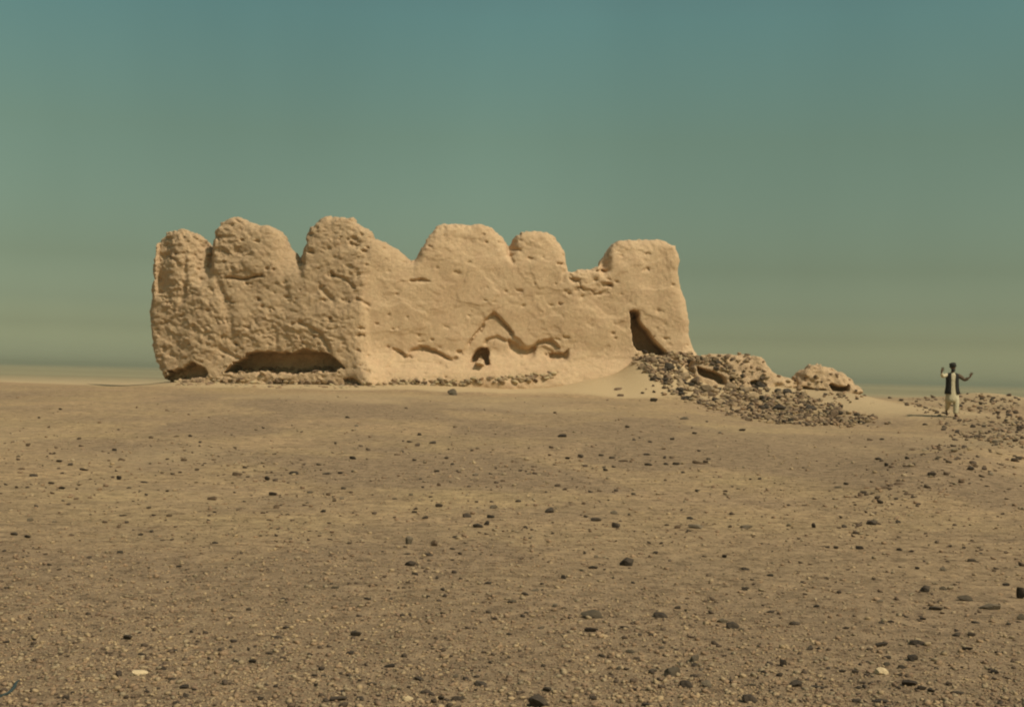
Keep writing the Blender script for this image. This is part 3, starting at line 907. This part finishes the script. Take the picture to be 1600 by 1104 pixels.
def scatter_listed():
    rnd = random.Random(3)
    px = np.array([s[0] for s in SPECIAL], float); py = np.array([s[1] for s in SPECIAL], float)
    x, y, z, ok = ground_hit(px, np.minimum(py, 1130))
    for i, s in enumerate(SPECIAL):
        k = y[i] / FPX
        w, h = s[2] * k, s[3] * k * 1.05
        put_stone('stone', x[i], y[i] + w * 0.3, z[i], w, h * 0.95, w * rnd.uniform(0.5, 0.7), s[4], s[5], 'stone', 'loose stones on the desert gravel', rnd, 0.22, 0.1, rnd.uniform(-0.25, 0.25))
        STONE_XY.append((x[i], y[i], w))
    L = [tuple(map(float, a.split())) for a in SMALL.replace('\n', '').split(';')]
    px = np.array([s[0] for s in L]); py = np.array([s[1] for s in L])
    x, y, z, ok = ground_hit(px, py)
    for i, s in enumerate(L):
        k = y[i] / FPX
        w, h = s[2] * k, s[3] * k
        kind = rnd.choice(['dark', 'dark', 'dark', 'brown', 'grey']) if s[1] < 830 else rnd.choice(['dark', 'dark', 'dark', 'dark', 'grey'])
        r, g = region(s[0], s[1])
        word = size_word(s[2], s[3])
        cw = {'dark': 'black', 'brown': 'brown', 'grey': 'grey'}[kind]
        put_stone('stone', x[i], y[i] + w * 0.2, z[i], w * 1.1, h * 0.95, w * rnd.uniform(0.4, 0.7), kind, '%s %s stone lying loose %s' % (word, cw, r),
                  'stone', '%s %s stones, %s' % (word, cw, g), rnd, 0.25, 0.12)
        STONE_XY.append((x[i], y[i], w))
    print('listed stones', len(SPECIAL) + len(L))


scatter_listed()


# random stones merged into one mesh: nobody could count them
def merged_stones(name, X, Y, Z, W, H, Dp, RZ, mats, sub, seed, kindlabel, parent=None, sink=0.25):
    r = np.random.default_rng(seed)
    shapes = [stone_shape(sub, 900 + i, 0.3) for i in range(8)]
    n = len(X)
    which = r.integers(0, 8, n)
    mi = r.integers(0, len(mats), n) if len(mats) > 1 else np.zeros(n, int)
    Vs = []; Fs = []; Ms = []; base = 0
    nv = len(shapes[0][0]); nf = len(shapes[0][1])
    for k in range(8):
        s = np.nonzero(which == k)[0]
        if len(s) == 0: continue
        v, f = shapes[k]
        c, sn = np.cos(RZ[s]), np.sin(RZ[s])
        lx = v[None, :, 0] * (W[s] / 2)[:, None]; ly = v[None, :, 1] * (Dp[s] / 2)[:, None]; lz = v[None, :, 2] * (H[s] / 2)[:, None]
        tl = r.uniform(-0.25, 0.25, len(s))[:, None]
        lz2 = lz + lx * tl
        wx = lx * c[:, None] - ly * sn[:, None] + X[s][:, None]
        wy = lx * sn[:, None] + ly * c[:, None] + Y[s][:, None]
        wz = lz2 + (Z[s] + H[s] * (0.5 - sink))[:, None]
        Vs.append(np.stack([wx, wy, wz], -1).reshape(-1, 3))
        Fs.append((f[None] + (np.arange(len(s)) * nv)[:, None, None]).reshape(-1, 3) + base)
        Ms.append(np.repeat(mi[s], nf))
        base += len(s) * nv
    o = mesh_obj(name, np.concatenate(Vs), np.concatenate(Fs), mats[0], parent, smooth=False)
    for m_ in mats[1:]: o.data.materials.append(m_)
    o.data.polygons.foreach_set('material_index', np.concatenate(Ms).astype(np.int32))
    return o


def flat_mat(name, c1, c2, s):
    m, t, b = new_mat(name, 0.9)
    p = pos(t)
    v = t.nodes.new('ShaderNodeTexVoronoi'); v.inputs['Scale'].default_value = s
    t.links.new(p, v.inputs['Vector'])
    sx = t.nodes.new('ShaderNodeSeparateColor'); t.links.new(v.outputs['Color'], sx.inputs[0])
    c = n_mix(t, sx.outputs[0], c1, c2)
    t.links.new(c, b.inputs['Base Color'])
    n_bump(t, b, n_noise(t, p, 30, 3), 0.01)
    return m


GM = [flat_mat('pebble_dark', (0.055, 0.042, 0.032), (0.14, 0.095, 0.062), 5), flat_mat('pebble_brown', (0.22, 0.145, 0.092), (0.34, 0.225, 0.13), 5),
      flat_mat('pebble_sand', (0.33, 0.235, 0.135), (0.42, 0.30, 0.17), 5), flat_mat('pebble_olive', (0.26, 0.20, 0.125), (0.37, 0.27, 0.16), 5),
      flat_mat('pebble_pale', (0.40, 0.30, 0.17), (0.46, 0.36, 0.21), 5)]


def scatter_gravel():
    r = np.random.default_rng(21)
    # many small pebbles near, seen as texture
    n = 100000
    py = 655 + (1260 - 655) * r.random(n) ** 0.72
    y = 1.58 * FPX / (py - 585.0) * r.uniform(0.97, 1.03, n)
    x = r.uniform(-1080, 1080, n) / FPX * y
    z = terrain(x, y); ok = np.ones(n, bool)
    dens = 0.5 + 0.5 * fbm(x * 0.8, y * 0.8, x * 0, 3) + 0.8 * fbm(x * 0.33 + 4, y * 0.22, x * 0 + 12, 4)
    keep = ok & (r.random(n) < 0.25 + 0.9 * dens) & (r.random(n) < 0.45 + 0.55 * S(780, 960, py))
    x, y, z, py = x[keep], y[keep], z[keep], py[keep]
    n = len(x)
    u = r.random(n)
    w = 0.0125 * (1 - u * 0.985) ** -0.42
    w = np.minimum(w, 0.055) * (0.8 + 0.7 * S(8, 20, y))
    o = merged_stones('gravel', x, y, z, w, w * r.uniform(0.35, 0.8, n), w * r.uniform(0.6, 1.0, n), r.uniform(0, 3.14, n), [GM[0], GM[1], GM[2], GM[3], GM[1], GM[1], GM[2], GM[3]], 1, 31, None, sink=0.3)
    tag(o, 'fine mixed gravel strewn over the desert floor', 'gravel', None, 'stuff')
    # scattered fist sized stones of the middle ground, right bank and rubble fringe
    pxs = []; pys = []; ws = []
    def zone(poly, n, wlo, whi):
        P = np.array(poly, float)
        a = r.uniform(P[:, 0].min(), P[:, 0].max(), n * 3); b = r.uniform(P[:, 1].min(), P[:, 1].max(), n * 3)
        m = poly_sd(a, b, poly) < 0
        a, b = a[m][:n], b[m][:n]
        pxs.append(a); pys.append(b); ws.append(wlo + (whi - wlo) * r.random(len(a)) ** 2.2)
    zone([(0, 700), (400, 690), (800, 700), (1250, 780), (1600, 700), (1600, 1104), (0, 1104)], 2300, 3, 9)
    zone([(0, 690), (300, 680), (560, 730), (560, 790), (0, 790)], 260, 3, 9)
    zone([(0, 620), (1000, 620), (1200, 690), (1300, 800), (0, 700)], 260, 2.5, 6)
    zone([(1290, 840), (1340, 770), (1400, 720), (1480, 690), (1600, 660), (1600, 720), (1500, 760), (1430, 810), (1350, 850)], 420, 3, 12)
    zone([(1440, 700), (1520, 665), (1600, 650), (1600, 700), (1480, 725)], 130, 4, 12)
    zone([(1340, 612), (1430, 612), (1600, 618), (1600, 700), (1480, 680), (1450, 650), (1400, 625)], 560, 3, 10)
    zone([(400, 800), (800, 820), (1200, 800), (1200, 850), (400, 850)], 120, 3, 9)
    zone([(1180, 900), (1600, 860), (1600, 1104), (900, 1104), (900, 1000)], 420, 4, 13)
    zone([(700, 700), (900, 690), (1110, 705), (1110, 735), (800, 740), (600, 800), (450, 770)], 150, 3, 10)
    px = np.concatenate(pxs); py = np.concatenate(pys); wp = np.concatenate(ws)
    x, y, z, ok = ground_hit(px, py)
    cl = fbm(x * 1.1, y * 0.6, x * 0 + 60, 3)
    kp = r.random(len(x)) < 0.45 + 1.3 * cl + 0.25 * (py < 690) + 0.15 * (px < 1500)
    x, y, z, wp = x[kp], y[kp], z[kp], wp[kp]
    k = y / FPX
    w = wp * k
    n = len(x)
    o = merged_stones('scattered_stones', x, y, z, w, w * r.uniform(0.35, 0.75, n), w * r.uniform(0.5, 0.9, n), r.uniform(-0.6, 0.6, n), [GM[0], GM[1], GM[0], GM[3]], 2, 33, None)
    tag(o, 'small scattered stones spread thinly over the gravel plain', 'stones', None, 'stuff')


scatter_gravel()


# ------------------------------------------------------------------ rubble of building stones on the slope at the right end of the fort
def rubble():
    rnd = random.Random(9)
    r = np.random.default_rng(44)
    main = [(985, 560), (1000, 552), (1085, 552), (1125, 560), (1175, 604), (1245, 615), (1300, 632), (1372, 655), (1330, 668), (1240, 668), (1150, 655), (1080, 628), (1030, 605)]
    crest = [(1085, 550), (1140, 552), (1200, 556), (1235, 584), (1240, 606), (1130, 600), (1090, 570)]
    fringe = [(940, 600), (1010, 610), (1060, 640), (1200, 680), (1300, 690), (1450, 700), (1380, 650), (1300, 640), (1080, 600)]
    second = [(1240, 585), (1330, 585), (1370, 620), (1300, 636), (1236, 618)]
    pts = []
    for poly, n, lo, hi in ((main, 1250, 5, 14), (crest, 150, 5, 12), (fringe, 110, 4, 10), (second, 90, 5, 11)):
        P = np.array(poly, float)
        a = r.uniform(P[:, 0].min(), P[:, 0].max(), n * 4); b = r.uniform(P[:, 1].min(), P[:, 1].max(), n * 4)
        m = poly_sd(a, b, poly) < 0
        a, b = a[m][:n], b[m][:n]
        w = lo + (hi - lo) * r.random(len(a)) ** 2.4
        pts += list(zip(a, b, w))
    for a, b, w in ((1105, 612, 24), (1070, 590, 20), (1175, 625, 22), (1215, 640, 24), (1150, 640, 20), (1045, 578, 19), (1265, 640, 22), (1300, 650, 20), (1125, 632, 18), (1095, 572, 20), (1060, 612, 18), (1230, 618, 20), (1190, 604, 18), (1320, 660, 18), (1160, 612, 20), (1085, 600, 22), (1250, 655, 20), (1200, 655, 18), (1020, 565, 17), (1140, 605, 17)):
        pts.append((a, b, w))
    pts.sort(key=lambda q: -q[2])
    px = np.array([q[0] for q in pts]); py = np.array([q[1] for q in pts]); wp = np.array([q[2] for q in pts])
    x, y, z, ok, wall = solid_hit(px, py, 30, 70)
    inhollow = (poly_sd(px, py, GASH) < 3) | (poly_sd(px, py, [(1086, 568), (1135, 585), (1138, 604), (1112, 604), (1086, 588)]) < 2) | (poly_sd(px, py, [(1290, 597), (1330, 600), (1328, 614), (1292, 610)]) < 1)
    sel = ok & (y > 36) & ~inhollow & (~wall | (r.random(len(x)) < 0.55))
    x, y, z, wp, px, py = x[sel], y[sel], z[sel], wp[sel], px[sel], py[sel]
    k = y / FPX
    for i in range(min(290, len(x))):
        w = wp[i] * k[i]
        kind = rnd.choice(['brown', 'brown', 'tan', 'tan', 'dark'])
        word = {'brown': 'brown', 'tan': 'tan', 'dark': 'blackish'}[kind]
        if px[i] > 1236 and py[i] < 640: where, g = 'around the small humped wall fragment', 'small fragment'
        elif px[i] < 1085 and py[i] < 600: where, g = 'at the top of the rubble slope against the fort', 'top by the fort'
        elif py[i] < 605: where, g = 'under the long low wall fragment on the rubble heap', 'long fragment'
        elif px[i] > 1250: where, g = 'in the right hand tail of the rubble slope', 'right tail'
        elif py[i] < 635: where, g = 'in the middle of the rubble slope', 'middle of slope'
        else: where, g = 'along the foot of the rubble slope', 'foot of slope'
        put_stone('building_stone', x[i], y[i], z[i] - 0.02, w, w * rnd.uniform(0.45, 0.8), w * rnd.uniform(0.6, 0.9), kind,
                  '%s fallen building stone %s' % (word, where), 'building stone', '%s building stones, %s' % (word, g), rnd, 0.2, 0.45, rnd.uniform(-0.7, 0.7))
    s = slice(290, None)
    w = wp[s] * k[s]
    n = len(w)
    o = merged_stones('rubble', x[s], y[s], z[s], w, w * r.uniform(0.5, 0.85, n), w * r.uniform(0.6, 0.9, n), r.uniform(-0.8, 0.8, n), [GM[1], GM[2], GM[3], GM[1], GM[0]], 2, 55, None, sink=0.15)
    tag(o, 'small broken rubble filling the gaps of the slope beside the fort', 'rubble', None, 'stuff')


rubble()


def footing():
    """courses of stone showing at the foot of the walls: a part of the fort"""
    r = np.random.default_rng(77)
    X = []; Y = []; Z = []; W = []
    def course(pts, n, lo, hi, front, spread):
        p = np.array(pts, float)
        seg = np.hypot(*(p[1:] - p[:-1]).T); cs = np.concatenate([[0], np.cumsum(seg)])
        u = r.uniform(0, cs[-1], n)
        a = np.interp(u, cs, p[:, 0]); b = np.interp(u, cs, p[:, 1]) + r.uniform(-spread, spread, n)
        xg, yg, zg, ok, wall = solid_hit(a, b, 30, 60)
        for i in range(n):
            if not ok[i]: continue
            X.append(xg[i]); Y.append(yg[i]); Z.append(zg[i]); W.append(r.uniform(lo, hi) * yg[i] / FPX)
    course([(610, 597), (660, 596), (720, 597), (760, 594), (800, 592), (866, 584)], 150, 6, 12, -0.62, 5)
    course([(270, 599), (350, 596), (420, 597), (480, 598), (560, 598), (606, 599)], 100, 6, 15, -0.55, 5)
    course([(360, 603), (460, 605), (560, 604), (605, 600)], 50, 5, 12, -0.9, 3)
    course([(370, 578), (430, 578), (520, 577)], 42, 8, 16, 0.35, 4)
    course([(1000, 560), (1045, 556), (1085, 556)], 40, 7, 13, -0.5, 5)
    X, Y, Z, W = map(np.array, (X, Y, Z, W))
    n = len(X)
    L = FORT.location
    order = np.argsort(-W)
    H = W * r.uniform(0.5, 0.8, n); Dp = W * r.uniform(0.7, 1.0, n); Z = Z - 0.15 * H
    shp = [stone_shape(2, 700 + i, 0.6) for i in range(6)]
    pr_ = []
    for i in range(12):
        me = bpy.data.meshes.new('footing_stone'); me.from_pydata(shp[i % 6][0].tolist(), [], shp[i % 6][1].tolist()); me.materials.append((MAT_TAN, MAT_BROWN)[i // 6]); pr_.append(me)
    for i in order[:100]:
        o = bpy.data.objects.new('footing_stone', pr_[int(r.integers(0, 12))])
        o.scale = (W[i] / 2, Dp[i] / 2, H[i] / 2); o.rotation_euler = (0, float(r.uniform(-.2, .2)), float(r.uniform(-.4, .4)))
        o.location = (X[i] - L.x, Y[i] - L.y, Z[i] - L.z)
        COL.objects.link(o); o.parent = FORT
    q = order[100:]
    o = merged_stones('footing_rubble', X[q] - L.x, Y[q] - L.y, Z[q] - L.z, W[q], H[q], Dp[q], r.uniform(-0.4, 0.4, len(q)), [GM[1], GM[2], GM[3], GM[4]], 2, 66, None, FORT, sink=0.5)
    o['kind'] = 'stuff'


footing()


# ------------------------------------------------------------------ curved dark strip at the bottom left
def strip():
    pts = [(-6, 1090), (4, 1088), (14, 1084), (21, 1077), (25, 1068), (30, 1064)]
    px = np.array([p[0] for p in pts], float); py = np.array([p[1] for p in pts], float)
    x, y, z, ok = ground_hit(px, py)
    n = len(x)
    V = []; Fq = []
    w = [0.010, 0.012, 0.013, 0.012, 0.009, 0.004]
    for i in range(n):
        for k in range(8):
            a = k / 8 * 2 * math.pi
            V.append((x[i] + w[i] * math.cos(a) * 0.6, y[i] + w[i] * math.cos(a), z[i] + 0.008 + w[i] * 0.6 * math.sin(a)))
    for i in range(n - 1):
        for k in range(8):
            k2 = (k + 1) % 8
            Fq.append((i * 8 + k, i * 8 + k2, (i + 1) * 8 + k2, (i + 1) * 8 + k))
    m, t, b = new_mat('weathered_dark_strip', 0.7)
    t.links.new(n_mix(t, n_noise(t, pos(t), 40, 3), (0.03, 0.045, 0.045), (0.06, 0.08, 0.075)), b.inputs['Base Color'])
    V = np.array(V)
    c = V.mean(0)
    o = mesh_obj('curved_strip', V - c, np.array(Fq), m)
    o.location = c
    tag(o, 'curved bluish dark strip of debris lying in the bottom left corner', 'debris')


strip()


# ------------------------------------------------------------------ the walking man
def skin_mesh(name, verts, edges, radii, mat, parent, root_i=0, sub=2, smooth=True):
    me = bpy.data.meshes.new(name + '_skel')
    me.from_pydata(verts, edges, [])
    o = bpy.data.objects.new(name + '_skel', me)
    COL.objects.link(o)
    md = o.modifiers.new('skin', 'SKIN')
    md.use_smooth_shade = True
    for i, r_ in enumerate(radii):
        sv = me.skin_vertices[0].data[i]
        sv.radius = r_ if isinstance(r_, tuple) else (r_, r_)
        sv.use_root = (i == root_i)
    s = o.modifiers.new('sub', 'SUBSURF'); s.levels = sub; s.render_levels = sub
    dg = bpy.context.evaluated_depsgraph_get()
    new = bpy.data.meshes.new_from_object(o.evaluated_get(dg))
    bpy.data.objects.remove(o)
    new.name = name
    new.materials.clear(); new.materials.append(mat)
    q = bpy.data.objects.new(name, new)
    COL.objects.link(q)
    q.parent = parent
    return q


def loft(name, rings, mat, parent, closed=True, a0=0.0, a1=2 * math.pi, seg=28, wob=0.0, solid=0.0, seed=0):
    """rings: (cx, cy, z, rx, ry); partial arcs for open garments"""
    V = []; n = seg if closed else seg + 1
    rr = np.random.default_rng(seed)
    ph = rr.uniform(0, 6.28, 4)
    for i, (cx, cy, z, rx, ry) in enumerate(rings):
        for k in range(n):
            a = a0 + (a1 - a0) * k / seg
            f = 1 + wob * (i / len(rings)) * (math.sin(5 * a + ph[0]) + 0.6 * math.sin(9 * a + ph[1] + i * 0.5))
            V.append((cx + rx * f * math.cos(a), cy + ry * f * math.sin(a), z))
    Fq = []
    for i in range(len(rings) - 1):
        for k in range(n if closed else n - 1):
            k2 = (k + 1) % n
            Fq.append((i * n + k, i * n + k2, (i + 1) * n + k2, (i + 1) * n + k))
    o = mesh_obj(name, np.array(V), np.array(Fq), mat, parent)
    if solid:
        s = o.modifiers.new('solid', 'SOLIDIFY'); s.thickness = solid; s.offset = 0
    return o


def cloth_mat(name, c, d=0.8):
    m, t, b = new_mat(name, 0.9)
    t.links.new(n_mix(t, n_noise(t, objc(t), 9, 4), tuple(q * d for q in c), c), b.inputs['Base Color'])
    n_bump(t, b, n_noise(t, objc(t), 14, 3), 0.02)
    return m


def person():
    x, y, z, ok = ground_hit([1487.0], [651.0], 30, 60)
    x, y, z = float(x[0]), float(y[0]), float(z[0])
    k = y / FPX                                     # metres per pixel
    s = 83 * k / 1.78
    root = empty('person', (x, y, z))
    tag(root, 'man in dark turban, black waistcoat and long pale shirt walking with arms raised', 'person')
    root.scale = (s, s, s)
    skin = cloth_mat('brown_skin', (0.16, 0.085, 0.05))
    pale = cloth_mat('pale_cotton', (0.58, 0.50, 0.33), 0.85)
    black = cloth_mat('black_wool', (0.03, 0.027, 0.025), 0.6)
    dark = cloth_mat('dark_turban', (0.045, 0.042, 0.036), 0.5)
    boot = cloth_mat('brown_leather', (0.10, 0.05, 0.035))
    V = []; E = []; R = []
    def add(p, r_, par=None):
        V.append(p); R.append(r_)
        if par is not None: E.append((par, len(V) - 1))
        return len(V) - 1
    pel = add((0, 0, 0.95), (0.15, 0.11))
    sp1 = add((0, 0.0, 1.12), (0.14, 0.10), pel)
    ch = add((0, -0.01, 1.30), (0.16, 0.11), sp1)
    nb = add((0, -0.01, 1.44), (0.075, 0.07), ch)
    nk = add((0, -0.02, 1.51), (0.055, 0.055), nb)
    jw = add((0, -0.05, 1.575), (0.062, 0.075), nk)
    hd = add((0, -0.045, 1.655), (0.075, 0.092), jw)
    tp = add((0, -0.035, 1.73), (0.06, 0.075), hd)
    # arms: image left (-x) and image right (+x)
    hands = []
    for sx, sh, el, wr, hn in ((-1, (-.185, 0, 1.42), (-.36, -.10, 1.335), (-.425, -.17, 1.50), (-.405, -.185, 1.57)),
                               (1, (.19, 0, 1.41), (.40, -.06, 1.24), (.55, -.14, 1.35), (.575, -.155, 1.43))):
        a = add(sh, 0.062, ch)
        b_ = add(tuple((sh[i] * .55 + el[i] * .45) for i in range(3)), 0.05, a)
        c = add(el, 0.043, b_)
        d = add(tuple((el[i] * .6 + wr[i] * .4) for i in range(3)), 0.04, c)
        e = add(wr, (0.028, 0.024), d)
        up = np.array(hn) - np.array(wr); up /= np.linalg.norm(up)
        side = np.cross(up, np.array([0, -1, 0])); side /= np.linalg.norm(side)
        f_ = add(tuple(np.array(wr) + up * 0.055), (0.038, 0.020), e)
        root_h = np.array(wr) + up * 0.09
        for q, (o_, L_) in enumerate(((-.030, .070), (-.010, .082), (.010, .076), (.029, .060))):
            g0 = add(tuple(root_h + side * o_), 0.011, f_)
            sp = side * o_ * 0.5
            g1 = add(tuple(root_h + side * o_ + up * L_ * .5 + sp * .6 + np.array([0, -.008, 0])), 0.009, g0)
            g2 = add(tuple(root_h + side * o_ + up * L_ + sp + np.array([0, -.024, 0])), 0.007, g1)
        th = add(tuple(np.array(wr) + up * 0.04 + side * (.045) * (-sx)), 0.012, f_)
        th2 = add(tuple(np.array(wr) + up * 0.085 + side * (.072) * (-sx) + np.array([0, -.015, 0])), 0.009, th)
    # legs: image right leg planted in front, image left leg trailing with the heel up
    for hip, kn, an, toe in (((.09, 0, .88), (.105, -.10, .49), (.075, -.12, .09), (.085, -.28, .035)),
                             ((-.09, 0, .88), (-.085, .06, .50), (-.06, .36, .19), (-.06, .27, .07))):
        a = add(hip, .095, pel)
        b_ = add(tuple(np.array(hip) * .5 + np.array(kn) * .5), .08, a)
        c = add(kn, .055, b_)
        d = add(tuple(np.array(kn) * .6 + np.array(an) * .4), .052, c)
        e = add(an, .036, d)
        g = add(toe, (.04, .025), e)
    body = skin_mesh('body', V, E, R, skin, root)
    # face
    fz, fy = 1.65, -0.135
    def blob(name, c, r3, mat, par=root):
        v, f = ICO[2]
        return mesh_obj(name, v * np.array(r3)[None, :] + np.array(c)[None, :], f, mat, par)
    blob('nose', (0, fy - .012, 1.635), (.014, .024, .024), skin)
    for sx in (-1, 1):
        blob('eye', (sx * .03, fy + .004, 1.66), (.012, .008, .008), dark)
        blob('ear', (sx * .078, -.04, 1.64), (.012, .02, .03), skin)
    blob('mouth', (0, fy + .004, 1.597), (.024, .008, .007), boot)
    blob('beard', (0, -.09, 1.565), (.07, .06, .055), dark)
    # turban: wound cloth, a stack of thick rolls
    V2 = []; F2 = []
    for (cz, Rm, rm, tilt, ph) in ((1.70, .080, .042, .16, 0), (1.735, .074, .046, -.18, 1.2), (1.77, .050, .044, .12, 2.1)):
        b0 = len(V2)
        for i in range(28):
            a = i / 28 * 2 * math.pi
            for j in range(10):
                q = j / 10 * 2 * math.pi
                rr = Rm + rm * math.cos(q) * (1 + .12 * math.sin(4 * a + ph))
                px_, py_ = rr * math.cos(a), rr * 1.12 * math.sin(a)
                V2.append((px_, py_ - .035, cz + rm * math.sin(q) + tilt * px_))
        for i in range(28):
            for j in range(10):
                F2.append((b0 + i * 10 + j, b0 + ((i + 1) % 28) * 10 + j, b0 + ((i + 1) % 28) * 10 + (j + 1) % 10, b0 + i * 10 + (j + 1) % 10))
    tb = mesh_obj('turban', np.array(V2), np.array(F2), dark, root)
    v, f = ICO[3]
    v = v * np.array((.075, .085, .06))[None, :] + np.array((0, -.035, 1.765))[None, :]
    mesh_obj('crown', v, f, dark, tb)
    # long shirt
    loft('shirt', [(0, -.01, 1.475, .075, .075), (0, -.01, 1.44, .15, .10), (0, -.01, 1.38, .185, .125), (0, 0, 1.2, .175, .125), (0, 0, 1.0, .175, .135), (0.0, 0, .8, .195, .16), (0.005, .01, .6, .215, .20), (0.012, .03, .47, .205, .22)],
         pale, root, wob=.05, solid=.008, seed=3)
    # sleeves
    def sleeve(pts, rr):
        skin_mesh('sleeve', pts, [(i, i + 1) for i in range(len(pts) - 1)], rr, pale, root, 0, 2)
    sleeve([(-.15, 0, 1.42), (-.27, -.05, 1.375), (-.36, -.10, 1.335), (-.41, -.16, 1.46)], [.078, .072, .064, .055])
    sl = [(.15, 0, 1.41), (.29, -.03, 1.33), (.40, -.06, 1.24), (.515, -.12, 1.32)]
    skin_mesh('sleeve', sl, [(0, 1), (1, 2), (2, 3)], [.082, .074, .066, .055], cloth_mat('brown_sleeve', (0.14, 0.10, 0.065)), root, 0, 2)
    # waistcoat, open in front (front is -y)
    gap = 0.38
    loft('waistcoat', [(0, 0, 1.47, .12, .09), (0, 0, 1.43, .20, .13), (0, 0, 1.36, .215, .15), (0, 0.0, 1.2, .205, .155), (0, 0, 1.0, .21, .165), (0, 0, .86, .235, .18), (0.01, 0, .76, .25, .19)],
         black, root, closed=False, a0=-math.pi / 2 + gap, a1=3 * math.pi / 2 - gap, seg=36, wob=.05, solid=.014, seed=8)
    # loose trousers
    for pts, rr in (([(.085, 0, .86), (.1, -.06, .66), (.11, -.10, .47), (.095, -.115, .26), (.085, -.12, .085)], [.12, .12, .105, .095, .08]),
                    ([(-.085, 0, .86), (-.09, .03, .66), (-.085, .06, .50), (-.075, .20, .34), (-.062, .32, .23)], [.12, .115, .10, .085, .07])):
        skin_mesh('trouser_leg', pts, [(i, i + 1) for i in range(len(pts) - 1)], rr, pale, root, 0, 2)
    for toe, hl in (((.085, -.28, .035), (.075, -.10, .045)), ((-.06, .265, .04), (-.06, .37, .14))):
        skin_mesh('shoe', [hl, tuple((np.array(hl) + np.array(toe)) / 2), toe], [(0, 1), (1, 2)], [(.045, .045), (.048, .04), (.04, .028)], boot, root, 0, 2)
    return root


person()

# ------------------------------------------------------------------ dusty air
HAZE = 0.0006
def haze():
    xs = (-6200, 6200); ys = (-6200, 6200); zs = (-3.2, 9.5)
    V = [(x, y, z) for x in xs for y in ys for z in zs]
    Fq = [(0, 1, 3, 2), (4, 6, 7, 5), (0, 4, 5, 1), (2, 3, 7, 6), (0, 2, 6, 4), (1, 5, 7, 3)]
    m = bpy.data.materials.new('haze'); m.use_nodes = True
    t = m.node_tree
    t.nodes.clear()
    out = t.nodes.new('ShaderNodeOutputMaterial')
    pv = t.nodes.new('ShaderNodeVolumePrincipled')
    pv.inputs['Color'].default_value = (0.50, 0.52, 0.38, 1)
    pv.inputs['Density'].default_value = HAZE
    pv.inputs['Anisotropy'].default_value = 0.0
    t.links.new(pv.outputs[0], out.inputs['Volume'])
    o = mesh_obj('haze', np.array(V, float), np.array(Fq), m, smooth=False)
    o['kind'] = 'stuff'
    tag(o, 'thin dust haze hanging over the far plain', 'haze')


haze()
